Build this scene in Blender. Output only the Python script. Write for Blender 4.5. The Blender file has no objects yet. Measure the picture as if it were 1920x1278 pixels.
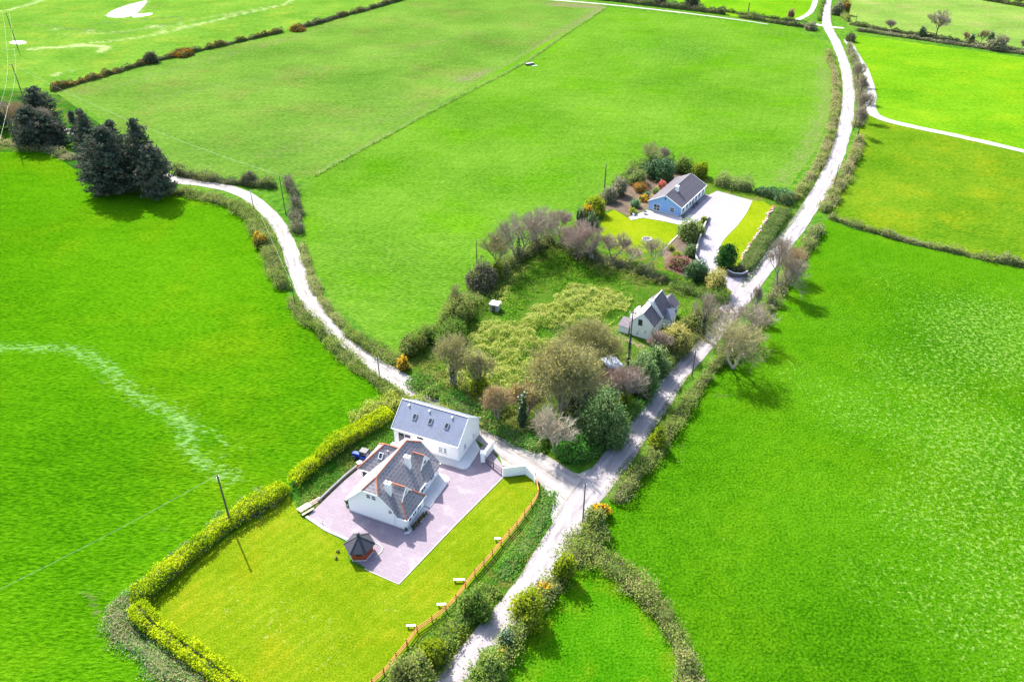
import bpy, bmesh, math, random
import numpy as np
from mathutils import Vector, Matrix
from mathutils.geometry import delaunay_2d_cdt

C = bpy.context.scene.collection
S = bpy.context.scene

# ------------------------------------------------------------------ camera, sky, sun, exposure
FPX = 1450.0                      # focal length in pixels of the 1920 wide picture
PITCH = math.radians(33.4)        # tilt below the horizon
CAMH = 94.0                       # metres above the ground
cam = bpy.data.objects.new("camera", bpy.data.cameras.new("camera"))
C.objects.link(cam)
cam.location = (0, 0, CAMH)
cam.rotation_euler = (math.pi / 2 - PITCH, 0, 0)
cam.data.sensor_fit = 'HORIZONTAL'
cam.data.sensor_width = 36.0
cam.data.lens = 36.0 * FPX / 1920.0
cam.data.clip_start = 1.0
cam.data.clip_end = 9000.0
S.camera = cam

SUN_EL = math.radians(45.0)
SUN_AZ = math.atan2(-0.53, 0.85)  # towards the sun: beyond the scene, to the left
world = bpy.data.worlds.new("World")
S.world = world
world.use_nodes = True
wn = world.node_tree.nodes
bg = wn["Background"]
sky = wn.new("ShaderNodeTexSky")
sky.sky_type = 'NISHITA'
sky.sun_disc = False
sky.sun_elevation = SUN_EL
sky.sun_rotation = SUN_AZ
sky.air_density = 1.0
sky.dust_density = 2.2
sky.ozone_density = 1.0
world.node_tree.links.new(sky.outputs[0], bg.inputs[0])
bg.inputs[1].default_value = 0.15
sun = bpy.data.objects.new("sun", bpy.data.lights.new("sun", 'SUN'))
C.objects.link(sun)
sun.data.energy = 4.0
sun.data.angle = math.radians(0.53)
sun.data.color = (1.0, 0.965, 0.90)
sdir = Vector((math.sin(SUN_AZ) * math.cos(SUN_EL), math.cos(SUN_AZ) * math.cos(SUN_EL), math.sin(SUN_EL)))
sun.rotation_euler = sdir.to_track_quat('Z', 'Y').to_euler()
sun.location = sdir * 600
S.view_settings.view_transform = 'Standard'
S.view_settings.look = 'None'
S.view_settings.gamma = 1.0
S.view_settings.use_curve_mapping = False
S.view_settings.exposure = 1.68

random.seed(7)
RNG = np.random.default_rng(7)
cp, sp_ = math.cos(PITCH), math.sin(PITCH)


def G(px, py):
    """ground point seen at a pixel of the photograph (surveyed once, then a plain place in metres)"""
    x = (px - 960) / FPX
    y = (639 - py) / FPX
    t = CAMH / (sp_ - y * cp)
    return (x * t, (cp + y * sp_) * t)


def ZT(b, py):
    """height of the point above ground point b that shows at picture row py"""
    k = (639 - py) / FPX
    return CAMH + b[1] * (k * cp - sp_) / (cp + k * sp_)


def WD(b, wpx):
    """metres covered by wpx pixels at ground point b"""
    return wpx * (b[1] * cp + CAMH * sp_) / FPX


def smooth(pts, step=2.0, closed=False):
    """Catmull-Rom through ground points, resampled at about step metres"""
    P = [np.array(p, float) for p in pts]
    n = len(P)
    out = []
    rng = range(n if closed else n - 1)
    for i in rng:
        p1, p2 = P[i], P[(i + 1) % n]
        p0 = P[i - 1] if (i > 0 or closed) else 2 * p1 - p2
        p3 = P[(i + 2) % n] if (i + 2 < n or closed) else 2 * p2 - p1
        m = max(1, int(np.linalg.norm(p2 - p1) / step))
        for k in range(m):
            t = k / m
            out.append(0.5 * ((2 * p1) + (-p0 + p2) * t + (2 * p0 - 5 * p1 + 4 * p2 - p3) * t * t + (-p0 + 3 * p1 - 3 * p2 + p3) * t ** 3))
    if not closed:
        out.append(P[-1])
    return np.array(out)


def px(*pts):
    return [G(*p) for p in pts]


def pdist(P, poly):
    """distance from points to a polyline, and the arc length of the nearest point"""
    poly = np.asarray(poly, float)
    best = np.full(len(P), 1e9)
    for a, b in zip(poly[:-1], poly[1:]):
        d = b - a
        L2 = max(1e-9, float(d @ d))
        t = np.clip(((P - a) @ d) / L2, 0, 1)
        q = a + t[:, None] * d
        best = np.minimum(best, np.hypot(*(P - q).T))
    return best


def inpoly(P, poly):
    poly = np.asarray(poly, float)
    r = np.zeros(len(P), bool)
    n = len(poly)
    for i in range(n):
        a, b = poly[i], poly[(i + 1) % n]
        c = ((a[1] > P[:, 1]) != (b[1] > P[:, 1]))
        with np.errstate(divide='ignore', invalid='ignore'):
            xi = (b[0] - a[0]) * (P[:, 1] - a[1]) / (b[1] - a[1]) + a[0]
        r ^= c & (P[:, 0] < xi)
    return r


_per = RNG.random((256, 256))


def vnoise(x, y, s=1.0):
    x = np.asarray(x) / s
    y = np.asarray(y) / s
    xi = np.floor(x).astype(int)
    yi = np.floor(y).astype(int)
    fx = x - xi
    fy = y - yi
    fx = fx * fx * (3 - 2 * fx)
    fy = fy * fy * (3 - 2 * fy)
    g = lambda a, b: _per[a % 256, b % 256]
    return (g(xi, yi) * (1 - fx) + g(xi + 1, yi) * fx) * (1 - fy) + (g(xi, yi + 1) * (1 - fx) + g(xi + 1, yi + 1) * fx) * fy


# ------------------------------------------------------------------ objects
def thing(name, label, cat, loc=(0, 0, 0), rz=0.0, group=None):
    o = bpy.data.objects.new(name, None)
    C.objects.link(o)
    o.empty_display_size = 0.3
    o.location = loc if len(loc) == 3 else (loc[0], loc[1], 0)
    o.rotation_euler = (0, 0, rz)
    o["label"] = label
    o["category"] = cat
    if group:
        o["group"] = group
    return o


def tag(o, label, cat, group=None):
    o["label"] = label
    o["category"] = cat
    if group:
        o["group"] = group
    return o


def link(name, me, parent=None, loc=None):
    o = bpy.data.objects.new(name, me)
    C.objects.link(o)
    if parent:
        o.parent = parent
    if loc is not None:
        o.location = loc
    return o


def copy_tree(o, parent=None):
    c = o.copy()
    C.objects.link(c)
    c.parent = parent
    for ch in [q for q in C.objects if q.parent == o]:
        copy_tree(ch, c)
    return c


class MB:
    """collects polygons for one mesh"""

    def __init__(self):
        self.v = []
        self.f = []
        self.uv = []
        self.sm = False

    def poly(self, pts, uv=None):
        n = len(self.v)
        self.v += [tuple(p) for p in pts]
        self.f.append(list(range(n, n + len(pts))))
        self.uv.append(uv)

    def box(self, x0, y0, z0, x1, y1, z1):
        self.hexa([(x0, y0, z0), (x1, y0, z0), (x1, y1, z0), (x0, y1, z0)], [(x0, y0, z1), (x1, y0, z1), (x1, y1, z1), (x0, y1, z1)])

    def hexa(self, b, t):
        n = len(b)
        k = len(self.v)
        self.v += [tuple(p) for p in b] + [tuple(p) for p in t]
        self.f.append([k + i for i in range(n)][::-1])
        self.f.append([k + n + i for i in range(n)])
        self.uv += [None, None]
        for i in range(n):
            j = (i + 1) % n
            self.f.append([k + i, k + j, k + n + j, k + n + i])
            self.uv.append(None)

    def prism(self, poly, z0, z1):
        self.hexa([(p[0], p[1], z0) for p in poly], [(p[0], p[1], z1) for p in poly])

    def bar(self, p0, p1, r0, r1=None, n=4, ph=0.6):
        r1 = r0 if r1 is None else r1
        p0 = Vector(p0)
        p1 = Vector(p1)
        d = (p1 - p0)
        if d.length < 1e-6:
            return
        d.normalize()
        a = d.orthogonal().normalized()
        b = d.cross(a)
        ring = lambda p, r: [p + a * (r * math.cos(ph + 2 * math.pi * i / n)) + b * (r * math.sin(ph + 2 * math.pi * i / n)) for i in range(n)]
        self.hexa(ring(p0, r0), ring(p1, r1))

    def plank(self, p0, p1, w, h, up=(0, 0, 1)):
        """rectangular beam from p0 to p1, w across, h along up"""
        p0 = Vector(p0)
        p1 = Vector(p1)
        d = (p1 - p0).normalized()
        u = Vector(up)
        s = d.cross(u).normalized() * (w / 2)
        u = s.cross(d).normalized() * (h / 2)
        self.hexa([p0 - s - u, p0 + s - u, p0 + s + u, p0 - s + u], [p1 - s - u, p1 + s - u, p1 + s + u, p1 - s + u])

    def slab(self, pts, t=0.14):
        """roof plane: polygon with thickness t straight down and a UV in metres along eave and slope"""
        p = [Vector(q) for q in pts]
        n = Vector((0, 0, 0))
        for i in range(len(p)):
            a, b = p[i], p[(i + 1) % len(p)]
            n += a.cross(b)
        n.normalize()
        if n.z < 0:
            p = p[::-1]
            n = -n
        e = Vector((-n.y, n.x, 0))
        e = e.normalized() if e.length > 1e-5 else Vector((1, 0, 0))
        s = n.cross(e)
        uv = [(q.dot(e), q.dot(s)) for q in p]
        self.poly(p, uv)
        lo = [q - Vector((0, 0, t)) for q in p]
        self.poly(lo[::-1])
        for i in range(len(p)):
            j = (i + 1) % len(p)
            self.poly([p[j], p[i], lo[i], lo[j]])

    def build(self, name, mat, parent=None, smooth_=False):
        me = bpy.data.meshes.new(name)
        me.from_pydata(self.v, [], self.f)
        if any(u is not None for u in self.uv):
            L = me.uv_layers.new(name="UVMap")
            for p, u in zip(me.polygons, self.uv):
                if u:
                    for k, li in enumerate(p.loop_indices):
                        L.data[li].uv = u[k]
        me.materials.append(mat)
        if smooth_:
            for p in me.polygons:
                p.use_smooth = True
        me.update()
        return link(name, me, parent)


def np_mesh(name, V, F, mat, rnd=None, attr='rnd', smooth_=False):
    """V (n,3), F (m,k) all faces with k corners"""
    V = np.ascontiguousarray(V, np.float32)
    F = np.ascontiguousarray(F, np.int32)
    me = bpy.data.meshes.new(name)
    me.vertices.add(len(V))
    me.vertices.foreach_set("co", V.ravel())
    k = F.shape[1]
    me.loops.add(F.size)
    me.loops.foreach_set("vertex_index", F.ravel())
    me.polygons.add(len(F))
    me.polygons.foreach_set("loop_start", np.arange(0, F.size, k, dtype=np.int32))
    if smooth_:
        me.polygons.foreach_set("use_smooth", np.ones(len(F), bool))
    me.update(calc_edges=True)
    if rnd is not None:
        a = me.attributes.new(attr, 'FLOAT', 'POINT')
        a.data.foreach_set("value", np.ascontiguousarray(rnd, np.float32))
    if mat:
        me.materials.append(mat)
    return me


def cards(P, size, rng, up=0.35, aspect=0.7, rnd=None, bend=0.0):
    """random leaf quads at points P. returns V,F,rnd"""
    n = len(P)
    size = np.broadcast_to(size, (n,)) * rng.uniform(0.65, 1.3, n)
    nrm = rng.normal(size=(n, 3))
    nrm[:, 2] += up * 2
    nrm /= np.linalg.norm(nrm, axis=1)[:, None]
    a = np.cross(nrm, rng.normal(size=(n, 3)))
    a /= np.linalg.norm(a, axis=1)[:, None]
    b = np.cross(nrm, a)
    a *= (size * 0.5)[:, None]
    b *= (size * 0.5 * aspect)[:, None]
    V = np.stack([P - a, P - b * 1.0, P + a, P + b], 1).reshape(-1, 3)
    F = np.arange(4 * n).reshape(n, 4)
    r = rng.random(n) if rnd is None else rnd
    return V, F, np.repeat(r, 4)


def blades(P, D, L, w, rng, rnd=None):
    """thin triangles from P along D*L"""
    n = len(P)
    L = np.broadcast_to(L, (n,))
    s = np.cross(D, rng.normal(size=(n, 3)))
    s /= (np.linalg.norm(s, axis=1)[:, None] + 1e-9)
    s = s * (np.broadcast_to(w, (n,)) * 0.5)[:, None]
    V = np.stack([P - s, P + s, P + D * L[:, None]], 1).reshape(-1, 3)
    F = np.arange(3 * n).reshape(n, 3)
    r = rng.random(n) if rnd is None else rnd
    return V, F, np.repeat(r, 3)


# ------------------------------------------------------------------ materials
class NT:
    def __init__(self, name):
        self.m = bpy.data.materials.new(name)
        self.m.use_nodes = True
        self.t = self.m.node_tree
        self.n = self.t.nodes
        self.n.clear()
        self.out = self.n.new("ShaderNodeOutputMaterial")

    def node(self, typ, ins=None, **kw):
        q = self.n.new(typ)
        for k, v in kw.items():
            setattr(q, k, v)
        if ins:
            for k, v in ins.items():
                if isinstance(v, bpy.types.NodeSocket):
                    self.t.links.new(v, q.inputs[k])
                else:
                    q.inputs[k].default_value = v
        return q

    def ramp(self, fac, stops, interp='LINEAR'):
        q = self.n.new("ShaderNodeValToRGB")
        q.color_ramp.interpolation = interp
        el = q.color_ramp.elements
        while len(el) < len(stops):
            el.new(0.5)
        for e, (p, c) in zip(el, stops):
            e.position = p
            e.color = (c[0], c[1], c[2], 1) if len(c) == 3 else c
        self.t.links.new(fac, q.inputs[0])
        return q.outputs[0]

    def val(self, fac, lo, hi, a=0.0, b=1.0):
        q = self.node("ShaderNodeMapRange", {0: fac, 1: lo, 2: hi, 3: a, 4: b})
        q.interpolation_type = 'SMOOTHSTEP'
        return q.outputs[0]

    def noise(self, vec, scale, detail=4.0, rough=0.55, out=0):
        return self.node("ShaderNodeTexNoise", {"Vector": vec, "Scale": scale, "Detail": detail, "Roughness": rough}).outputs[out]

    def mix(self, fac, a, b, mode='MIX'):
        q = self.n.new("ShaderNodeMix")
        q.data_type = 'RGBA'
        q.blend_type = mode
        for i, v in ((0, fac), (6, a), (7, b)):
            if isinstance(v, bpy.types.NodeSocket):
                self.t.links.new(v, q.inputs[i])
            else:
                q.inputs[i].default_value = v if i == 0 else (v[0], v[1], v[2], 1)
        return q.outputs[2]

    def math(self, op, a, b=0.0):
        q = self.n.new("ShaderNodeMath")
        q.operation = op
        for i, v in ((0, a), (1, b)):
            if isinstance(v, bpy.types.NodeSocket):
                self.t.links.new(v, q.inputs[i])
            else:
                q.inputs[i].default_value = v
        return q.outputs[0]

    def pos(self):
        return self.node("ShaderNodeNewGeometry").outputs["Position"]

    def obj(self):
        return self.node("ShaderNodeTexCoord").outputs["Object"]

    def attr(self, name):
        return self.node("ShaderNodeAttribute", attribute_name=name).outputs["Fac"]

    def mapping(self, vec, scale=(1, 1, 1), rot=0.0):
        return self.node("ShaderNodeMapping", {"Vector": vec, "Scale": scale, "Rotation": (0, 0, rot)}).outputs[0]

    def bump(self, h, dist, strength=1.0):
        return self.node("ShaderNodeBump", {"Height": h, "Distance": dist, "Strength": strength}).outputs[0]

    def done(self, color, rough=0.9, normal=None, spec=0.3, metal=0.0):
        ins = {"Base Color": color if isinstance(color, bpy.types.NodeSocket) else (*color, 1), "Roughness": rough, "Specular IOR Level": spec, "Metallic": metal}
        if normal is not None:
            ins["Normal"] = normal
        b = self.node("ShaderNodeBsdfPrincipled", ins)
        self.t.links.new(b.outputs[0], self.out.inputs[0])
        return self.m


def sc(c, k):
    return tuple(x * k for x in c)


def plain(name, col, rough=0.8, spec=0.3, metal=0.0, var=0.12, scale=1.5, dirt=None):
    t = NT(name)
    o = t.obj()
    n = t.noise(o, scale, 5)
    c = t.ramp(n, [(0.25, sc(col, 1 - var)), (0.75, sc(col, 1 + var))])
    if dirt:
        d = t.val(t.noise(o, scale * 0.45, 6, 0.7), dirt[1], dirt[1] + 0.2)
        c = t.mix(d, c, dirt[0])
    return t.done(c, rough, None, spec, metal)


def leafmat(name, cols, trans=0.5, rough=0.7, spec=0.0, patch=6.0, pv=0.3, gain=1.6):
    """leaf faces: colour by leaf with drifts of colour through the plant"""
    t = NT(name)
    r = t.attr('rnd')
    n = t.noise(t.pos(), 1.0 / patch, 3)
    n2 = t.noise(t.pos(), 1.0 / (patch * 0.22), 3)
    f = t.math('ADD', t.math('MULTIPLY', r, 0.55), 0.22)
    f = t.math('ADD', f, t.math('ADD', t.math('MULTIPLY', t.math('SUBTRACT', n, 0.5), pv * 4), t.math('MULTIPLY', t.math('SUBTRACT', n2, 0.5), pv * 3)))
    k = len(cols)
    cols = [sc(q, gain) for q in cols]
    c = t.ramp(f, [(i / (k - 1) * 0.9 + 0.05, q) for i, q in enumerate(cols)])
    b = t.node("ShaderNodeBsdfPrincipled", {"Base Color": c, "Roughness": rough, "Specular IOR Level": spec})
    tr = t.node("ShaderNodeBsdfTranslucent", {"Color": c})
    mx = t.node("ShaderNodeMixShader", {0: trans, 1: b.outputs[0], 2: tr.outputs[0]})
    t.t.links.new(mx.outputs[0], t.out.inputs[0])
    return t.m


def grass(name, dark, mid, light, tint=None, s_big=30, s_mid=4.0, s_fine=0.9, bump=0.16, stretch=(1, 1, 1), rot=0.0, soil=(0.10, 0.075, 0.05), pale=(0.17, 0.30, 0.09), fleck=0.55, rows=None):
    """pasture: drifts, tussocks and flecks; attributes soil and pale say where worn earth and pale herbs stand"""
    s_fine = s_fine * 0.62
    t = NT(name)
    dark, mid, light = sc(dark, 0.86), sc(mid, 0.86), sc(light, 0.86)
    tint = sc(tint, 0.86) if tint else None
    pale = sc(pale, 0.9)
    p = t.mapping(t.pos(), stretch, rot)
    big = t.noise(t.pos(), 1.0 / s_big, 3)
    md = t.noise(p, 1.0 / s_mid, 4, 0.6)
    fine = t.noise(p, 1.0 / s_fine, 5, 0.65)
    f = t.math('ADD', t.math('MULTIPLY', big, 0.55), t.math('ADD', t.math('MULTIPLY', md, 0.35), t.math('MULTIPLY', fine, 1.25)))
    f = t.math('MULTIPLY', f, 0.465)
    c = t.ramp(f, [(0.40, sc(dark, 0.9)), (0.5, mid), (0.60, sc(light, 1.0))])
    hole = t.noise(t.mapping(p, (1, 1, 1), 0.3), 1.0 / (s_fine * 0.95), 3, 0.6)
    c = t.mix(t.val(hole, 0.58, 0.72, 0.0, 0.6), c, sc(dark, 0.6))
    tuft = t.noise(t.mapping(p, (1, 1, 1), 1.3), 1.0 / (s_fine * 1.0), 3, 0.6)
    c = t.mix(t.val(tuft, 0.60, 0.74, 0.0, 0.45), c, sc(light, 1.15))
    if tint:
        ratio = tuple(min(1.0, a / max(b, 1e-4) / 2.5) for a, b in zip(tint, mid))
        up = t.mix(1.0, t.mix(1.0, c, ratio, 'MULTIPLY'), (2.5, 2.5, 2.5), 'MULTIPLY')
        c = t.mix(t.val(t.noise(t.pos(), 1.0 / (s_big * 0.55), 5, 0.6), 0.46, 0.70), c, up)
    h = t.math('ADD', fine, t.math('MULTIPLY', md, 0.6))
    if rows:
        w = t.node("ShaderNodeTexWave", {"Vector": t.mapping(t.pos(), (1, 1, 1), rows[0]), "Scale": rows[1], "Distortion": 2.5, "Detail": 2.0, "Detail Scale": 0.6}).outputs[1]
        c = t.mix(t.math('MULTIPLY', w, rows[2]), c, dark)
    sn = t.noise(p, 1.0 / 1.6, 5, 0.7)
    so = t.val(t.math('ADD', t.attr('soil'), t.math('MULTIPLY', t.math('SUBTRACT', sn, 0.5), 1.3)), 0.42, 0.85)
    c = t.mix(so, c, t.ramp(fine, [(0.35, sc(soil, 0.6)), (0.65, sc(soil, 1.3))]))
    pn = t.noise(p, 1.0 / 0.85, 4, 0.7)
    pa = t.val(t.math('ADD', t.attr('pale'), t.math('MULTIPLY', t.math('SUBTRACT', pn, 0.5), 2.0)), fleck, fleck + 0.3)
    c = t.mix(t.math('MULTIPLY', pa, 0.7), c, t.ramp(fine, [(0.35, sc(pale, 0.7)), (0.65, sc(pale, 1.2))]))
    nb = t.bump(h, bump * 2.2)
    return t.done(c, 0.95, nb, 0.0)


def roofmat(name, col, moss, row=0.28, wid=0.5, var=0.25, joint=0.55, rough=0.6, gap=0.025):
    t = NT(name)
    uv = t.node("ShaderNodeUVMap").outputs[0]
    br = t.node("ShaderNodeTexBrick", {"Vector": uv, "Color1": (*sc(col, 1 - var), 1), "Color2": (*sc(col, 1 + var), 1), "Mortar": (*sc(col, joint), 1), "Scale": 1.0, "Mortar Size": gap, "Mortar Smooth": 0.2, "Brick Width": wid, "Row Height": row})
    n = t.noise(t.obj(), 0.5, 6, 0.65)
    c = t.mix(t.val(n, 0.45, 0.75), br.outputs[0], moss)
    st = t.noise(t.mapping(uv, (2.2, 0.25, 1)), 1.0, 4)
    c = t.mix(t.math('MULTIPLY', t.val(st, 0.5, 0.8), 0.35), c, sc(col, 0.5))
    nb = t.bump(br.outputs[1], 0.02, 0.6)
    return t.done(c, rough, nb, 0.4)


def render_white(name, col=(0.84, 0.82, 0.79), stain=(0.50, 0.48, 0.44), amt=0.72):
    t = NT(name)
    o = t.obj()
    n = t.noise(t.mapping(o, (1, 1, 0.35)), 0.9, 6, 0.65)
    c = t.mix(t.val(n, amt, amt + 0.2), t.ramp(t.noise(o, 3, 4), [(0.3, sc(col, 0.95)), (0.7, col)]), stain)
    return t.done(c, 0.85, t.bump(t.noise(o, 25, 3), 0.01, 0.4), 0.2)


M = {}
# fields
M['field_near'] = grass('near_pasture', (0.022, 0.10, 0.001), (0.050, 0.162, 0.0015), (0.082, 0.215, 0.004), tint=(0.078, 0.176, 0.002), s_big=70, s_mid=3.2, s_fine=0.8, bump=0.22, stretch=(0.45, 1.2, 1), rot=0.35, fleck=0.62)
M['field_right'] = grass('right_pasture', (0.018, 0.085, 0.001), (0.044, 0.147, 0.002), (0.075, 0.195, 0.005), tint=(0.056, 0.155, 0.002), s_big=40, s_mid=2.6, s_fine=0.7, bump=0.16, pale=(0.17, 0.285, 0.05), fleck=0.58, rows=(0.9, 0.12, 0.07))
M['field_mid'] = grass('drilled_field', (0.04, 0.12, 0.006), (0.08, 0.185, 0.012), (0.13, 0.24, 0.025), tint=(0.07, 0.19, 0.005), s_big=55, s_mid=3.5, s_fine=1.0, bump=0.2, stretch=(0.5, 1.25, 1), rot=0.25, soil=(0.125, 0.15, 0.05), pale=(0.19, 0.29, 0.09), rows=(0.35, 0.09, 0.10))
M['field_plough'] = grass('thin_field', (0.045, 0.115, 0.012), (0.085, 0.175, 0.02), (0.14, 0.235, 0.035), tint=(0.10, 0.155, 0.025), s_big=50, s_mid=3.5, s_fine=1.0, bump=0.2, stretch=(0.4, 1.25, 1), rot=0.25, soil=(0.125, 0.13, 0.055), rows=(0.3, 0.09, 0.10))
M['field_wet'] = grass('wet_field', (0.05, 0.14, 0.012), (0.085, 0.185, 0.018), (0.14, 0.235, 0.03), tint=(0.12, 0.20, 0.02), s_big=35, s_mid=5, s_fine=1.3, bump=0.14, stretch=(0.35, 1.2, 1), rot=0.2, soil=(0.075, 0.115, 0.04), pale=(0.30, 0.33, 0.15), fleck=0.5)
M['field_far'] = grass('far_field', (0.07, 0.16, 0.02), (0.12, 0.20, 0.035), (0.18, 0.26, 0.05), tint=(0.15, 0.19, 0.05), s_big=40, s_mid=6, s_fine=1.4, bump=0.12, stretch=(0.4, 1.2, 1), soil=(0.17, 0.16, 0.09))
M['field_lime'] = grass('lime_field', (0.05, 0.16, 0.004), (0.09, 0.22, 0.006), (0.14, 0.26, 0.01), tint=(0.12, 0.23, 0.006), s_big=40, s_mid=4, s_fine=1.2, bump=0.12, stretch=(0.5, 1.2, 1))
M['field_olive'] = grass('olive_field', (0.04, 0.12, 0.004), (0.08, 0.165, 0.006), (0.135, 0.20, 0.012), tint=(0.12, 0.18, 0.006), s_big=30, s_mid=3, s_fine=1.0, bump=0.18, stretch=(0.5, 1.2, 1), rot=0.3)
M['field_small'] = grass('paddock', (0.018, 0.11, 0.001), (0.045, 0.165, 0.002), (0.08, 0.21, 0.006), tint=(0.10, 0.185, 0.004), s_big=16, s_mid=3.0, s_fine=0.6, bump=0.14)
M['lawn'] = grass('lawn', (0.075, 0.145, 0.002), (0.125, 0.19, 0.004), (0.19, 0.23, 0.012), tint=(0.165, 0.20, 0.005), s_big=14, s_mid=1.6, s_fine=0.45, bump=0.07, pale=(0.24, 0.26, 0.06), rows=(0.75, 0.16, 0.3))
M['lawn_bright'] = grass('mown_lawn', (0.09, 0.16, 0.003), (0.15, 0.21, 0.005), (0.20, 0.235, 0.008), s_big=14, s_mid=2.0, s_fine=0.6, bump=0.05)
M['verge'] = grass('verge', (0.03, 0.10, 0.006), (0.07, 0.15, 0.01), (0.14, 0.19, 0.03), tint=(0.13, 0.13, 0.05), s_big=9, s_mid=1.5, s_fine=0.5, bump=0.18)
M['rough'] = grass('rough_grass', (0.012, 0.07, 0.006), (0.03, 0.12, 0.008), (0.09, 0.165, 0.02), tint=(0.10, 0.12, 0.035), s_big=14, s_mid=2.4, s_fine=0.6, bump=0.3)
M['plot'] = grass('plot_grass', (0.02, 0.085, 0.006), (0.06, 0.15, 0.010), (0.13, 0.19, 0.03), tint=(0.14, 0.16, 0.05), s_big=12, s_mid=2.2, s_fine=0.6, bump=0.35, soil=(0.24, 0.20, 0.11))
M['soil'] = plain('garden_soil', (0.095, 0.07, 0.05), 0.95, 0.1, var=0.4, scale=0.6, dirt=((0.16, 0.11, 0.05), 0.5))
M['far_ground'] = grass('countryside', (0.03, 0.11, 0.01), (0.06, 0.15, 0.012), (0.10, 0.19, 0.02), s_big=120, s_mid=18, s_fine=4, bump=0.2)


def roadmat(name, base, dark, light, green=None, greenw=0.0):
    t = NT(name)
    uv = t.node("ShaderNodeUVMap").outputs[0]
    sx = t.node("ShaderNodeSeparateXYZ", {0: uv})
    x = sx.outputs[0]
    n = t.noise(t.pos(), 0.5, 6, 0.65)
    st = t.noise(t.mapping(uv, (3.0, 0.14, 1)), 1.0, 5, 0.6)
    c = t.ramp(n, [(0.3, sc(base, 0.85)), (0.7, sc(base, 1.1))])
    c = t.mix(t.math('MULTIPLY', t.val(st, 0.50, 0.68), 0.75), c, dark)
    ax = t.math('ABSOLUTE', x)
    tr = t.math('ABSOLUTE', t.math('SUBTRACT', ax, 0.48))
    c = t.mix(t.val(tr, 0.0, 0.22, 0.75, 0.0), c, light)
    if green:
        g = t.val(t.math('ADD', t.math('MULTIPLY', ax, -3.0), t.math('MULTIPLY', t.noise(t.mapping(uv, (1.5, 0.22, 1)), 1.0, 6, 0.7), 1.6)), 0.62, 0.95)
        c = t.mix(t.math('MULTIPLY', g, greenw), c, green)
    e = t.val(t.math('ADD', ax, t.math('MULTIPLY', t.math('SUBTRACT', t.noise(t.pos(), 0.8, 5, 0.7), 0.5), 0.5)), 0.86, 1.05)
    c = t.mix(t.math('MULTIPLY', e, 0.75), c, (0.13, 0.13, 0.06))
    return t.done(c, 0.85, t.bump(t.noise(t.pos(), 4, 4), 0.02, 0.5), 0.25)


M['road'] = roadmat('worn_tar_road', (0.245, 0.222, 0.228), (0.125, 0.108, 0.122), (0.30, 0.28, 0.28))
M['lane'] = roadmat('lane_surface', (0.245, 0.225, 0.218), (0.135, 0.12, 0.11), (0.30, 0.285, 0.27), (0.11, 0.095, 0.045), 0.9)
M['track'] = roadmat('gravel_track', (0.285, 0.265, 0.245), (0.18, 0.165, 0.14), (0.34, 0.325, 0.30))
M['paving'] = plain('mauve_paving', (0.215, 0.175, 0.205), 0.9, 0.1, var=0.18, scale=0.35, dirt=((0.265, 0.225, 0.245), 0.50))
def pavingmat():
    t = NT('mauve_paving')
    p = t.pos()
    br = t.node("ShaderNodeTexBrick", {"Vector": t.mapping(p, (1, 1, 1), 0.41), "Color1": (0.225, 0.183, 0.213, 1), "Color2": (0.205, 0.167, 0.196, 1), "Mortar": (0.17, 0.14, 0.16, 1), "Scale": 1.0, "Mortar Size": 0.03, "Brick Width": 1.3, "Row Height": 0.65})
    c = t.mix(t.val(t.noise(p, 0.3, 6, 0.65), 0.5, 0.7), br.outputs[0], (0.27, 0.23, 0.25))
    c = t.mix(t.val(t.noise(p, 0.16, 5, 0.7), 0.55, 0.72, 0.0, 0.7), c, (0.15, 0.125, 0.145))
    return t.done(c, 0.9, t.bump(t.noise(p, 6, 3), 0.01, 0.4), 0.1)


M['paving'] = pavingmat()
M['drive'] = plain('pale_gravel_drive', (0.235, 0.215, 0.245), 0.9, 0.2, var=0.12, scale=0.3, dirt=((0.20, 0.185, 0.21), 0.55))
M['concrete'] = plain('pale_concrete', (0.50, 0.49, 0.48), 0.85, 0.25, var=0.1, scale=0.6, dirt=((0.36, 0.35, 0.34), 0.55))
M['kerb'] = plain('kerb_stone', (0.34, 0.32, 0.28), 0.85, 0.25, var=0.12, scale=2)
M['patio'] = plain('patio_slabs', (0.42, 0.39, 0.39), 0.85, 0.25, var=0.1, scale=1)
M['yard'] = plain('dark_yard', (0.17, 0.155, 0.165), 0.85, 0.25, var=0.15, scale=0.5, dirt=((0.28, 0.25, 0.22), 0.56))
# buildings
M['white'] = render_white('white_render')
M['white_old'] = render_white('weathered_limewash', (0.76, 0.75, 0.72), (0.19, 0.175, 0.165), 0.56)
M['blue'] = render_white('blue_render', (0.21, 0.36, 0.62), (0.45, 0.54, 0.68), 0.58)
M['slate'] = roofmat('grey_slates', (0.155, 0.14, 0.15), (0.18, 0.17, 0.165), var=0.13, joint=1.9, row=0.6, wid=0.85, gap=0.055)
M['slate_pale'] = roofmat('pale_slates', (0.165, 0.185, 0.25), (0.13, 0.145, 0.185), row=0.25, wid=0.45, var=0.08, joint=0.8, rough=0.5)
M['tiles_brown'] = roofmat('brown_roof_tiles', (0.044, 0.036, 0.045), (0.055, 0.047, 0.055), row=0.75, wid=9.0, var=0.12, joint=2.4, gap=0.07)
M['slate_old'] = roofmat('old_purple_slates', (0.10, 0.08, 0.098), (0.135, 0.115, 0.12), row=0.25, wid=0.4, var=0.25, joint=0.6)
M['terracotta'] = plain('terracotta_ridge', (0.36, 0.115, 0.06), 0.75, 0.3, var=0.25, scale=3)
M['roof_felt'] = plain('charcoal_shingles', (0.036, 0.038, 0.048), 0.8, 0.3, var=0.15, scale=2)
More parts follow.
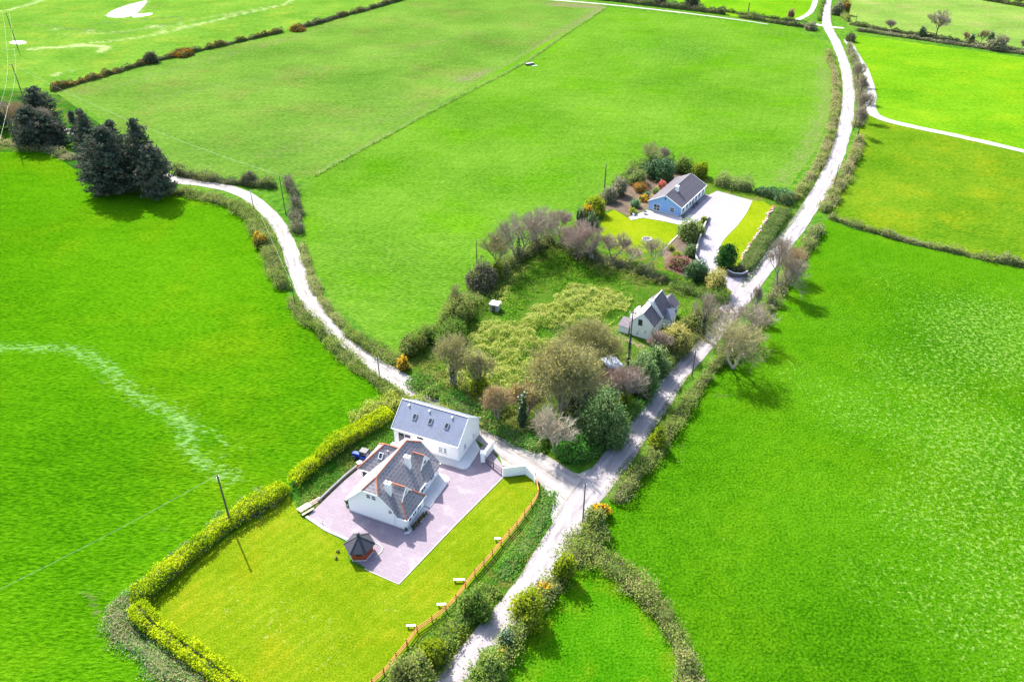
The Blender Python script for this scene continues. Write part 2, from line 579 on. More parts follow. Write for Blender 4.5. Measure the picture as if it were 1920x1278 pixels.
M['tin'] = plain('galvanised_sheet', (0.34, 0.38, 0.46), 0.45, 0.5, 0.25, var=0.15, scale=2, dirt=((0.30, 0.22, 0.18), 0.62))
M['glass'] = plain('window_glass', (0.025, 0.03, 0.04), 0.08, 0.6, var=0.2)
M['frame_white'] = plain('white_frames', (0.80, 0.80, 0.80), 0.5, 0.4, var=0.03)
M['frame_dark'] = plain('dark_paint', (0.03, 0.03, 0.035), 0.5, 0.4, var=0.1)
M['wood_red'] = plain('red_cedar_boards', (0.25, 0.052, 0.02), 0.7, 0.3, var=0.3, scale=4)
M['wood_fence'] = plain('stained_fence_timber', (0.50, 0.22, 0.065), 0.75, 0.25, var=0.25, scale=3)
M['wood_pale'] = plain('pale_timber', (0.48, 0.37, 0.27), 0.8, 0.2, var=0.2, scale=3)
M['wood_grey'] = plain('weathered_pole_timber', (0.10, 0.078, 0.062), 0.9, 0.15, var=0.3, scale=2)
M['wood_post'] = plain('old_post_timber', (0.16, 0.13, 0.10), 0.9, 0.15, var=0.3, scale=2)
M['metal_dark'] = plain('dark_metal', (0.03, 0.032, 0.038), 0.5, 0.5, 0.3, var=0.15)
M['metal_grey'] = plain('grey_metal', (0.30, 0.30, 0.31), 0.45, 0.5, 0.6, var=0.1)
M['ceramic'] = plain('white_insulators', (0.7, 0.7, 0.72), 0.3, 0.5, var=0.05)
M['wire'] = plain('bare_conductor', (0.40, 0.41, 0.38), 0.4, 0.5, 0.3, var=0.05)
M['stone'] = plain('field_stone', (0.33, 0.30, 0.27), 0.9, 0.2, var=0.35, scale=1.5)
M['stone_dark'] = plain('dark_stone', (0.10, 0.095, 0.10), 0.9, 0.2, var=0.4, scale=1.5)
M['rubble'] = plain('fallen_plaster', (0.58, 0.55, 0.50), 0.9, 0.2, var=0.25, scale=2)
M['tractor_blue'] = plain('blue_paint', (0.008, 0.045, 0.36), 0.5, 0.2, var=0.1)
M['rubber'] = plain('black_rubber', (0.02, 0.02, 0.02), 0.85, 0.2, var=0.2)
M['pot'] = plain('grey_plant_pot', (0.10, 0.10, 0.11), 0.7, 0.3, var=0.2)
# plants
M['bark'] = plain('grey_bark', (0.22, 0.19, 0.155), 0.95, 0.1, var=0.35, scale=2)
M['bark_pale'] = plain('pale_bark', (0.36, 0.31, 0.25), 0.95, 0.1, var=0.3, scale=2)
M['bark_dark'] = plain('dark_bark', (0.075, 0.06, 0.05), 0.95, 0.1, var=0.3, scale=2)
M['core'] = leafmat('painted_inner_shade', [(0.04, 0.06, 0.016), (0.065, 0.085, 0.024), (0.09, 0.10, 0.04)], trans=0.0, gain=1.0)  # dark tone paints the shade inside hedges, banks and bushes
M['core_earth'] = plain('bank_earth', (0.10, 0.115, 0.04), 0.95, 0.1, var=0.4, scale=0.8)
L = lambda n, c=None, **k: M.__setitem__(n, leafmat('leaf_' + n, c, **k))
L('golden', gain=1.95, c=[(0.05, 0.105, 0.003), (0.135, 0.19, 0.004), (0.21, 0.25, 0.006), (0.27, 0.285, 0.008)], trans=0.45)
L('scrub', gain=1.85, c=[(0.04, 0.06, 0.012), (0.09, 0.10, 0.03), (0.145, 0.155, 0.045), (0.10, 0.165, 0.018), (0.21, 0.20, 0.085)])
L('scrub_green', gain=1.8, c=[(0.025, 0.065, 0.01), (0.055, 0.115, 0.014), (0.10, 0.15, 0.025), (0.15, 0.175, 0.045)])
L('bank_green', gain=2.0, c=[(0.018, 0.07, 0.012), (0.03, 0.12, 0.015), (0.06, 0.15, 0.02), (0.12, 0.16, 0.045)])
L('dry', gain=1.7, c=[(0.085, 0.08, 0.03), (0.17, 0.155, 0.065), (0.25, 0.22, 0.11), (0.12, 0.145, 0.035)])
L('bramble', gain=1.7, c=[(0.06, 0.09, 0.015), (0.16, 0.20, 0.03), (0.26, 0.285, 0.06), (0.29, 0.275, 0.10), (0.11, 0.21, 0.018)])
L('longgrass', gain=1.75, c=[(0.025, 0.09, 0.006), (0.055, 0.16, 0.008), (0.11, 0.21, 0.014), (0.17, 0.215, 0.035)])
L('verge_leaf', [(0.03, 0.10, 0.008), (0.08, 0.16, 0.012), (0.15, 0.20, 0.03), (0.2, 0.18, 0.08)])
L('laurel', [(0.012, 0.04, 0.012), (0.022, 0.065, 0.02), (0.04, 0.085, 0.03), (0.075, 0.11, 0.04)], trans=0.2, rough=0.5, spec=0.14)
L('rhodo', [(0.016, 0.045, 0.009), (0.032, 0.075, 0.015), (0.065, 0.115, 0.028), (0.12, 0.16, 0.055), (0.23, 0.255, 0.13)], trans=0.25, rough=0.5, spec=0.14, patch=2.5, pv=0.25)
L('ivy', [(0.01, 0.03, 0.012), (0.02, 0.05, 0.018), (0.035, 0.065, 0.025)], trans=0.1, rough=0.45, spec=0.4)
L('conifer', [(0.020, 0.034, 0.024), (0.036, 0.054, 0.038), (0.068, 0.078, 0.054), (0.135, 0.105, 0.078)], trans=0.25, patch=3.5, pv=0.45, gain=1.6)
L('cypress', [(0.008, 0.035, 0.008), (0.016, 0.06, 0.012), (0.03, 0.085, 0.016)], trans=0.1)
L('willow', gain=1.85, c=[(0.09, 0.085, 0.025), (0.17, 0.16, 0.04), (0.24, 0.215, 0.07), (0.17, 0.185, 0.03)], trans=0.4, patch=3, pv=0.25)
L('olive', gain=1.85, c=[(0.075, 0.09, 0.02), (0.15, 0.16, 0.035), (0.22, 0.21, 0.07)], trans=0.4, patch=3, pv=0.25)
L('yellowgreen', [(0.07, 0.11, 0.006), (0.14, 0.18, 0.008), (0.23, 0.25, 0.02)])
L('palegreen', gain=1.8, c=[(0.06, 0.09, 0.025), (0.12, 0.16, 0.045), (0.22, 0.25, 0.10)])
L('gorse', [(0.05, 0.06, 0.015), (0.10, 0.085, 0.02), (0.42, 0.22, 0.006), (0.55, 0.30, 0.004)], trans=0.2)
L('gorse_hedge', [(0.06, 0.06, 0.022), (0.10, 0.075, 0.034), (0.15, 0.085, 0.03), (0.085, 0.09, 0.025), (0.40, 0.19, 0.006)], trans=0.15, patch=5, pv=0.45)
L('gorse_far', [(0.045, 0.05, 0.018), (0.10, 0.06, 0.02), (0.40, 0.17, 0.005)], trans=0.15)
L('dark_hedge', gain=2.0, c=[(0.025, 0.03, 0.018), (0.045, 0.045, 0.028), (0.07, 0.06, 0.04), (0.045, 0.07, 0.02)], trans=0.15)
L('grey_hedge', gain=1.7, c=[(0.06, 0.06, 0.035), (0.11, 0.105, 0.065), (0.165, 0.155, 0.10), (0.10, 0.125, 0.04)], trans=0.15)
L('clip_green', [(0.04, 0.075, 0.02), (0.075, 0.115, 0.03), (0.12, 0.155, 0.05)])
L('twig', gain=2.1, c=[(0.085, 0.07, 0.05), (0.14, 0.115, 0.085), (0.19, 0.165, 0.12)], trans=0.0)
L('twig_olive', gain=2.1, c=[(0.09, 0.085, 0.04), (0.145, 0.13, 0.06), (0.19, 0.175, 0.085)], trans=0.05)
L('twig_pink', gain=2.1, c=[(0.10, 0.075, 0.06), (0.16, 0.122, 0.098), (0.20, 0.16, 0.128)], trans=0.0)
L('twig_brown', gain=2.1, c=[(0.12, 0.085, 0.045), (0.18, 0.13, 0.07), (0.22, 0.165, 0.085)], trans=0.05)
L('twig_pale', [(0.20, 0.17, 0.12), (0.30, 0.26, 0.19), (0.36, 0.32, 0.25)], trans=0.0)
L('russet', [(0.10, 0.06, 0.03), (0.22, 0.11, 0.03), (0.36, 0.18, 0.03)])
L('red_flower', [(0.35, 0.02, 0.03), (0.5, 0.05, 0.07), (0.45, 0.30, 0.22)])
L('maroon', [(0.12, 0.05, 0.045), (0.2, 0.09, 0.08), (0.26, 0.15, 0.12)])
L('bluegreen', [(0.03, 0.08, 0.03), (0.07, 0.15, 0.07), (0.14, 0.22, 0.12)])


def watermat():
    t = NT('muddy_water')
    n = t.noise(t.pos(), 0.15, 4)
    c = t.ramp(n, [(0.3, (0.20, 0.195, 0.18)), (0.7, (0.28, 0.275, 0.26))])
    return t.done(c, 0.12, t.bump(t.noise(t.pos(), 1.5, 3), 0.01, 0.3), 0.6)


M['water'] = watermat()


# ------------------------------------------------------------------ ground
def sheet(name, poly, z, mat, step=0.0, soil=None, pale=None):
    """a patch of ground cut on a grid so that wear can be laid along lines in it"""
    P = np.array([(p[0], p[1]) for p in poly], float)
    V2 = [Vector((float(p[0]), float(p[1]))) for p in P]
    if step:
        lo, hi = P.min(0), P.max(0)
        gx, gy = np.meshgrid(np.arange(lo[0] + step / 2, hi[0], step), np.arange(lo[1] + step / 2, hi[1], step))
        Q = np.column_stack([gx.ravel(), gy.ravel()])
        Q = Q[inpoly(Q, P)]
        Q = Q[pdist(Q, np.vstack([P, P[:1]])) > 0.25 * step]
        V2 += [Vector((float(p[0]), float(p[1]))) for p in Q]
    n0 = len(P)
    vs, _, fs, *_r = delaunay_2d_cdt(V2, [], [list(range(n0))], 1, 1e-4)
    me = bpy.data.meshes.new(name)
    tri = []
    for f in fs:
        a, b, c = (vs[i] for i in f[:3])
        up = (b.x - a.x) * (c.y - a.y) - (b.y - a.y) * (c.x - a.x) > 0
        tri.append(list(f) if up else list(f)[::-1])
    me.from_pydata([(v.x, v.y, z) for v in vs], [], tri)
    me.update()
    me.materials.append(mat)
    n = len(me.vertices)
    co = np.empty(n * 3, np.float32)
    me.vertices.foreach_get("co", co)
    P = co.reshape(-1, 3)[:, :2].astype(float)
    for nm, fn in (('soil', soil), ('pale', pale)):
        v = np.zeros(n)
        if fn:
            for q in fn:
                v = np.maximum(v, q(P))
        a = me.attributes.new(nm, 'FLOAT', 'POINT')
        a.data.foreach_set("value", np.ascontiguousarray(np.clip(v, 0, 1), np.float32))
    o = link(name, me)
    o["kind"] = "structure"
    return o


def along(pts, w, amt=1.0, step=3.0):
    poly = smooth(px(*pts), step)
    return lambda P: amt * np.clip(1.25 - pdist(P, poly) / w, 0, 1)


def spot(p, r, amt=1.0):
    c = np.array(G(*p))
    return lambda P: amt * np.clip(1.3 - np.hypot(*(P - c).T) / r, 0, 1)


def allover(a):
    return lambda P: np.full(len(P), a)


# the land to the horizon
bm = bmesh.new()
bmesh.ops.create_grid(bm, x_segments=24, y_segments=24, size=4000)
me = bpy.data.meshes.new('ground')
bm.to_mesh(me)
bm.free()
me.materials.append(M['far_ground'])
o = link('ground', me, loc=(0, 2500, 0))
o["kind"] = "structure"

Z1 = 0.02
sheet('near_field', px((-420, 285), (90, 285), (160, 330), (235, 368), (330, 368), (420, 385), (468, 415), (505, 500), (545, 560), (620, 650), (700, 715), (770, 780), (640, 805), (535, 915), (430, 985), (340, 1060), (235, 1130), (205, 1165), (262, 1225), (350, 1290), (500, 1400), (-700, 1500)), Z1, M['field_near'], 4,
      pale=[along([(0, 648), (60, 650), (115, 650), (170, 668), (205, 695)], 4.2, 0.8), along([(205, 695), (245, 735), (285, 755), (330, 780)], 4.8, 0.76), along([(330, 780), (350, 815), (360, 850), (395, 875), (440, 905)], 3.6, 0.82),
            along([(340, 770), (400, 815), (450, 840)], 4.0, 0.6), along([(60, 680), (110, 685)], 2.2, 0.65), along([(30, 300), (120, 290), (165, 340), (200, 370)], 4, 0.5), along([(0, 430), (110, 400), (200, 400)], 8, 0.4), spot((30, 590), 7, 0.3), allover(0.2)],
      soil=[along([(540, 940), (400, 1020), (260, 1110)], 2.0, 0.3), along([(640, 800), (520, 900), (380, 985), (190, 1110), (215, 1200), (330, 1300)], 0.7, 0.5), along([(600, 790), (480, 880), (340, 970), (150, 1100), (180, 1220), (280, 1310)], 0.7, 0.5)])
sheet('left_strip_field', px((-420, 160), (0, 168), (110, 178), (330, 332), (330, 368), (235, 368), (160, 330), (90, 285), (-420, 285)), Z1, M['rough'], 8)
sheet('thin_field', px((95, 172), (300, 118), (540, 60), (750, 5), (980, -60), (1060, -8), (1137, 14), (592, 330), (520, 335), (330, 328), (200, 225)), Z1, M['field_plough'], 6,
      soil=[along([(860, 150), (985, 120)], 9, 0.75), along([(980, 112), (1040, 70), (1130, 12)], 10, 0.62), along([(1040, 8), (1130, 14)], 12, 0.85), along([(990, 130), (700, 270), (600, 322)], 5, 0.5), along([(110, 180), (220, 160), (420, 105), (640, 45)], 9, 0.55),
            along([(330, 290), (560, 240), (760, 175)], 12, 0.45), along([(250, 300), (420, 320), (520, 325)], 8, 0.45), along([(700, 110), (900, 60)], 14, 0.5), along([(300, 180), (600, 130)], 16, 0.5), along([(500, 290), (800, 200)], 14, 0.5), allover(0.36)], pale=[allover(0.1)])
sheet('middle_field', px((592, 330), (1137, 14), (1300, 32), (1490, 52), (1545, 82), (1563, 130), (1562, 200), (1530, 280), (1480, 352), (1420, 352), (1330, 340), (1240, 305), (1200, 330), (1140, 365), (1090, 410), (1000, 440), (950, 460), (900, 520), (850, 590), (800, 640), (755, 665), (690, 625), (610, 545), (570, 450), (562, 370)), Z1, M['field_mid'], 6,
      soil=[along([(1545, 110), (1548, 200), (1515, 290), (1470, 340)], 11, 0.62), along([(1470, 340), (1380, 345)], 9, 0.5), along([(1150, 340), (1090, 400), (1010, 430)], 8, 0.4), along([(990, 121), (1010, 123)], 2.5, 0.9), along([(1440, 60), (1540, 85)], 8, 0.5), along([(620, 400), (640, 560)], 12, 0.42), spot((760, 480), 18, 0.45), spot((1050, 200), 22, 0.42), allover(0.27)], pale=[spot((1250, 90), 70, 0.5), spot((1000, 330), 30, 0.42), spot((800, 560), 20, 0.42), spot((1250, 150), 40, 0.42), allover(0.28)])
sheet('wet_field', px((-260, 168), (95, 165), (300, 112), (540, 55), (750, 0), (980, -60), (1000, -110), (-420, -110)), Z1, M['field_wet'], 4.2,
      pale=[along([(60, 92), (120, 88), (180, 86), (200, 90), (190, 96)], 4.6, 0.95), along([(-60, 30), (10, 20), (50, 10), (90, -5)], 4, 0.9), along([(130, 85), (250, 72), (350, 52), (430, 32), (520, 12), (545, 2), (530, -8)], 4.6, 0.75), along([(300, 60), (345, 42), (470, 18)], 3.6, 0.65),
            along([(40, 90), (0, 95), (-60, 92)], 3.5, 0.6), along([(95, 143), (130, 133)], 3, 0.85), along([(420, 30), (500, 12)], 4, 0.6), spot((105, 55), 6, 0.7), along([(195, 31), (215, 18), (245, 8), (276, 0), (262, 24), (240, 34), (200, 33)], 3.0, 0.62), spot((33, 80), 5, 0.7), spot((290, 50), 9, 0.75), spot((170, 58), 7, 0.6), along([(110, 65), (200, 62), (320, 48)], 5, 0.6), along([(330, 52), (420, 36)], 3, 0.8), allover(0.24)],
      soil=[along([(60, 45), (140, 55), (220, 60), (300, 50), (340, 35)], 5, 0.62), along([(120, 75), (200, 70), (260, 70)], 3, 0.6), along([(90, 60), (200, 52), (300, 42)], 3, 0.6), along([(150, 66), (300, 58), (420, 30)], 2.5, 0.6), along([(20, 100), (100, 110)], 5, 0.4), along([(250, 20), (300, 10)], 7, 0.6), along([(180, 45), (330, 32)], 4, 0.8), allover(0.15)])
for pts, m, nm in (([(1300, 22), (1440, 38), (1495, 40), (1525, 18), (1535, -40), (1250, -60), (1200, -40)], 'field_lime', 'top_field'),
                   ([(1578, 0), (1590, 48), (1660, 64), (1740, 76), (1860, 94), (1990, 110), (2300, 150), (2300, 60), (1920, 15), (1820, -3), (1700, -60)], 'field_far', 'far_field'),
                   ([(1820, -3), (1920, 15), (2300, 60), (2600, -100), (1700, -100)], 'field_lime', 'corner_field'),
                   ([(1604, 66), (1670, 74), (1740, 84), (1860, 100), (1990, 118), (2300, 160), (2300, 340), (1930, 285), (1800, 255), (1690, 232), (1640, 212), (1628, 140), (1600, 95)], 'field_lime', 'lime_field'),
                   ([(1640, 212), (1690, 232), (1800, 255), (1930, 285), (2300, 360), (2300, 600), (1940, 505), (1830, 482), (1720, 458), (1600, 425), (1550, 405), (1590, 330), (1610, 260), (1615, 220)], 'field_olive', 'olive_field')):
    sheet(nm, px(*pts), Z1, M[m], 9, pale=[allover(0.15)], soil=[allover(0.25)] if m == 'field_far' else None)
sheet('right_field', px((1550, 412), (1600, 430), (1720, 462), (1830, 487), (1940, 510), (2400, 640), (2900, 1500), (1320, 1500), (1302, 1290), (1282, 1220), (1247, 1160), (1202, 1108), (1150, 1055), (1118, 1010), (1135, 950), (1185, 890), (1230, 830), (1275, 760), (1325, 690), (1375, 640), (1425, 570), (1455, 520), (1495, 460), (1525, 425)), Z1, M['field_right'], 5,
      pale=[spot((1900, 640), 45, 0.66), spot((1610, 770), 20, 0.58), spot((1860, 850), 34, 0.64), spot((1500, 700), 14, 0.52), along([(1800, 600), (1760, 760), (1800, 950), (1900, 1100)], 20, 0.6), spot((1740, 960), 20, 0.6), spot((1550, 590), 16, 0.46), spot((1660, 520), 18, 0.5), spot((1540, 920), 9, 0.42), spot((1850, 1150), 24, 0.58), spot((1660, 1090), 16, 0.52), spot((1700, 700), 24, 0.58), spot((1880, 1000), 24, 0.6), spot((1400, 1150), 14, 0.36), allover(0.31)],
      soil=[along([(1130, 1000), (1200, 1090), (1290, 1250)], 2.0, 0.3), along([(1545, 440), (1480, 560), (1330, 760), (1210, 930), (1260, 1080), (1330, 1260)], 0.7, 0.48), along([(1570, 450), (1500, 580), (1350, 790), (1235, 940), (1290, 1080), (1360, 1270)], 0.7, 0.48)])
sheet('paddock', px((1095, 1035), (1150, 1060), (1200, 1112), (1245, 1164), (1280, 1224), (1305, 1300), (1320, 1500), (700, 1500), (880, 1320), (950, 1210), (1020, 1110), (1060, 1060)), Z1, M['field_small'], 4)
sheet('house_lawn', px((245, 1135), (540, 925), (566, 970), (612, 995), (650, 1020), (655, 1055), (700, 1075), (748, 1094), (945, 893), (1000, 893), (1012, 925), (990, 958), (925, 1045), (850, 1130), (700, 1285), (560, 1430), (420, 1430), (400, 1270), (300, 1190)), Z1 + .01, M['lawn'], 4, pale=[spot((520, 1170), 9, 0.5), spot((600, 1210), 8, 0.46), spot((420, 1130), 7, 0.46), spot((740, 1140), 6, 0.5), allover(0.33)], soil=[allover(0.2)])
sheet('roadside_bank', px((1002, 893), (1024, 914), (1046, 960), (1032, 1005), (985, 1075), (930, 1142), (880, 1208), (830, 1268), (750, 1365), (660, 1440), (560, 1430), (700, 1285), (850, 1130), (925, 1045), (990, 958), (1012, 925)), Z1 + .015, M['verge'], 5)
sheet('garden_bank', px((545, 920), (590, 868), (740, 765), (800, 790), (742, 842), (672, 880), (600, 945), (570, 972)), Z1 + .012, M['rough'], 5)
sheet('overgrown_plot', px((728, 690), (760, 655), (850, 590), (950, 490), (1040, 438), (1130, 470), (1300, 530), (1385, 565), (1320, 640), (1240, 725), (1180, 800), (1120, 860), (1060, 872), (1000, 850), (880, 785), (800, 740)), Z1 + .01, M['plot'], 4, soil=[along([(1150, 632), (1200, 645)], 2.2, 0.9)])
sheet('bungalow_garden', px((1040, 438), (1090, 405), (1150, 350), (1215, 300), (1300, 325), (1380, 350), (1480, 385), (1475, 405), (1400, 500), (1385, 520), (1390, 555), (1300, 530), (1130, 470)), Z1 + .008, M['verge'], 5)
sheet('garden_soil', px((1118, 400), (1150, 362), (1200, 330), (1260, 318), (1290, 330), (1240, 360), (1213, 392), (1180, 406), (1150, 392)), Z1 + .02, M['soil'])
sheet('bungalow_lawn', px((1122, 430), (1135, 402), (1152, 393), (1166, 402), (1182, 412), (1206, 407), (1250, 415), (1272, 421), (1270, 440), (1245, 468), (1200, 474), (1160, 470), (1135, 450)), Z1 + .024, M['lawn_bright'], 4)
sheet('drive_lawn', px((1410, 376), (1432, 378), (1447, 388), (1428, 425), (1398, 475), (1382, 498), (1345, 502), (1346, 474), (1356, 450), (1382, 422), (1398, 400)), Z1 + .024, M['lawn_bright'], 4)
sheet('shrub_bed', px((1240, 470), (1272, 440), (1300, 425), (1318, 420), (1306, 455), (1302, 490), (1330, 515), (1300, 525), (1250, 505)), Z1 + .02, M['soil'])

Z2 = 0.06


def ribbon(name, pts, w, mat, z=Z2, step=1.5, jitter=0.18):
    c = smooth(px(*pts), step)
    if np.isscalar(w):
        W = np.full(len(c), float(w))
    else:
        W = np.interp(np.linspace(0, 1, len(c)), np.linspace(0, 1, len(w)), w)
    d = np.gradient(c, axis=0)
    d /= np.linalg.norm(d, axis=1)[:, None]
    nr = np.stack([-d[:, 1], d[:, 0]], 1)
    s = np.concatenate([[0], np.cumsum(np.linalg.norm(np.diff(c, axis=0), axis=1))])
    xs = [-1, -0.75, -0.45, -0.15, 0.15, 0.45, 0.75, 1]
    V = []
    for x in xs:
        j = 1.0
        off = W * 0.5 * x
        if abs(x) == 1:
            off = off + x * jitter * (vnoise(s, np.full(len(s), 3.0 * x), 1.8) - 0.5) * 2 + x * jitter * (vnoise(s, np.full(len(s), 9.0 * x), 6) - 0.5) * 3
        V.append(np.concatenate([c + nr * off[:, None], np.full((len(c), 1), z)], 1))
    V = np.stack(V, 1)
    n, k = V.shape[:2]
    idx = np.arange(n * k).reshape(n, k)
    F = np.stack([idx[:-1, 1:], idx[1:, 1:], idx[1:, :-1], idx[:-1, :-1]], -1).reshape(-1, 4)
    me = np_mesh(name, V.reshape(-1, 3), F, mat)
    if me.polygons[0].normal.z < 0:
        me.flip_normals()
    uvv = np.stack([np.broadcast_to(xs, (n, k)), np.broadcast_to(s[:, None], (n, k))], -1).reshape(-1, 2)
    lv = np.empty(len(me.loops), np.int32)
    me.loops.foreach_get("vertex_index", lv)
    U = me.uv_layers.new(name="UVMap")
    U.data.foreach_set("uv", np.ascontiguousarray(uvv[lv], np.float32).ravel())
    o = link(name, me)
    o["kind"] = "structure"
    return c


ribbon('road', [(760, 1400), (850, 1290), (905, 1218), (960, 1150), (1010, 1080), (1050, 1010), (1085, 950), (1120, 905), (1155, 862), (1210, 785), (1265, 705), (1320, 640), (1375, 575), (1425, 510), (1470, 455), (1510, 400), (1545, 345), (1568, 295), (1585, 235), (1591, 180), (1586, 130), (1570, 85), (1552, 50), (1549, 25), (1555, -10), (1580, -60)], [5.4, 5.2, 5.2, 5.0, 5.0, 4.8, 5.0, 5.2, 5.6, 6.2, 6.2], M['road'], Z2)
ribbon('lane', [(60, 235), (150, 252), (240, 300), (320, 335), (390, 345), (455, 363), (505, 402), (535, 447), (555, 500), (575, 552), (610, 608), (660, 655), (725, 698), (800, 745), (870, 786), (930, 826), (1000, 868), (1080, 920)], [4.0, 4.0, 4.2, 4.6, 4.8, 4.4, 4.2, 4.2, 4.2, 4.4, 5.2, 6.2], M['lane'], Z2 - .01)
ribbon('track', [(1588, 75), (1600, 95), (1620, 130), (1632, 170), (1633, 205), (1650, 221), (1700, 235), (1800, 256), (1930, 286), (2200, 350)], [3.6, 3.8, 4.2, 4.4, 3.6, 3.0], M['track'], Z2 - .008)
ribbon('track', [(985, -4), (1130, 8), (1260, 22), (1380, 37), (1440, 46)], [3.2, 3.0, 2.6, 1.4], M['track'], Z2 - .008)
ribbon('track', [(1494, 38), (1516, 26), (1527, 8), (1536, -30)], 3.4, M['track'], Z2 - .008)
ribbon('track', [(1520, 44), (1552, 50), (1582, 53)], 4.0, M['track'], Z2 - .012)
sheet('junction', px((925, 818), (985, 852), (1045, 878), (1085, 888), (1130, 868), (1160, 862), (1120, 918), (1080, 965), (1048, 1012), (1028, 955), (1020, 915), (1000, 892), (985, 885), (942, 872), (935, 850), (905, 832)), Z2 - .02, M['track'])
sheet('paved_yard', px((578, 966), (612, 993), (650, 1011), (662, 1050), (700, 1072), (748, 1093), (850, 986), (945, 892), (942, 872), (925, 850), (905, 835), (870, 868), (800, 860), (742, 845), (700, 856), (640, 905), (600, 945)), Z2 - .015, M['paving'], 6)
sheet('gravel_drive', px((1275, 407), (1330, 365), (1345, 358), (1410, 376), (1398, 400), (1382, 422), (1356, 450), (1346, 474), (1345, 502), (1370, 520), (1398, 520), (1420, 515), (1398, 560), (1370, 545), (1335, 515), (1306, 492), (1308, 455), (1320, 425), (1326, 408), (1300, 420)), Z2 - .015, M['drive'])
sheet('patio', px((1178, 408), (1205, 398), (1213, 394), (1275, 407), (1300, 402), (1310, 408), (1280, 424), (1252, 415), (1206, 407), (1184, 412)), Z2 - .005, M['patio'])


def strip(name, pts, w, h, mat, step=1.0, z0=0.0, parent=None, smooth_=True):
    """low kerb or wall along a line"""
    c = smooth(pts, step) if smooth_ else np.array(pts, float)
    d = np.gradient(c, axis=0)
    d /= np.linalg.norm(d, axis=1)[:, None]
    nr = np.stack([-d[:, 1], d[:, 0]], 1) * (w / 2)
    b = MB()
    for i in range(len(c) - 1):
        A, B, Cc, D = c[i] - nr[i], c[i + 1] - nr[i + 1], c[i + 1] + nr[i + 1], c[i] + nr[i]
        b.hexa([(*A, z0), (*B, z0), (*Cc, z0), (*D, z0)], [(*A, h), (*B, h), (*Cc, h), (*D, h)])
    return b.build(name, mat, parent)


o = strip('kerb', px((945, 893), (850, 988), (748, 1095)), 0.17, 0.13, M['kerb'], smooth_=False)
o["kind"] = "structure"
o = strip('kerb', px((748, 1095), (700, 1074), (684, 1066)), 0.16, 0.12, M['kerb'], smooth_=False)
o["kind"] = "structure"
o = strip('kerb', px((574, 968), (612, 994), (640, 1006), (652, 1012)), 0.5, 0.16, M['kerb'], smooth_=False)
o["kind"] = "structure"
o = strip('kerb', px((1182, 413), (1206, 408), (1250, 416), (1276, 422)), 0.4, 0.15, M['kerb'], smooth_=False)
o["kind"] = "structure"
o = strip('kerb', px((1246, 468), (1258, 454), (1272, 441)), 0.4, 0.2, M['kerb'], smooth_=False)
o["kind"] = "structure"
o = strip('kerb', px((1410, 376), (1398, 400), (1382, 422), (1356, 450), (1346, 474), (1345, 502)), 0.3, 0.12, M['kerb'])
o["kind"] = "structure"

# puddles
for pts in ([(200, 30), (212, 20), (240, 10), (274, 2), (268, 13), (254, 26), (238, 32), (215, 33)], [(17, 80), (25, 77), (42, 77), (50, 80), (42, 83), (26, 83)], [(255, 27), (285, 25), (280, 29), (250, 33)]):
    P = smooth(px(*pts), 1.5, closed=True)
    o = sheet('puddle', [tuple(q) for q in P], Z1 + .03, M['water'])

# ------------------------------------------------------------------ hedges
CORE_N = 7


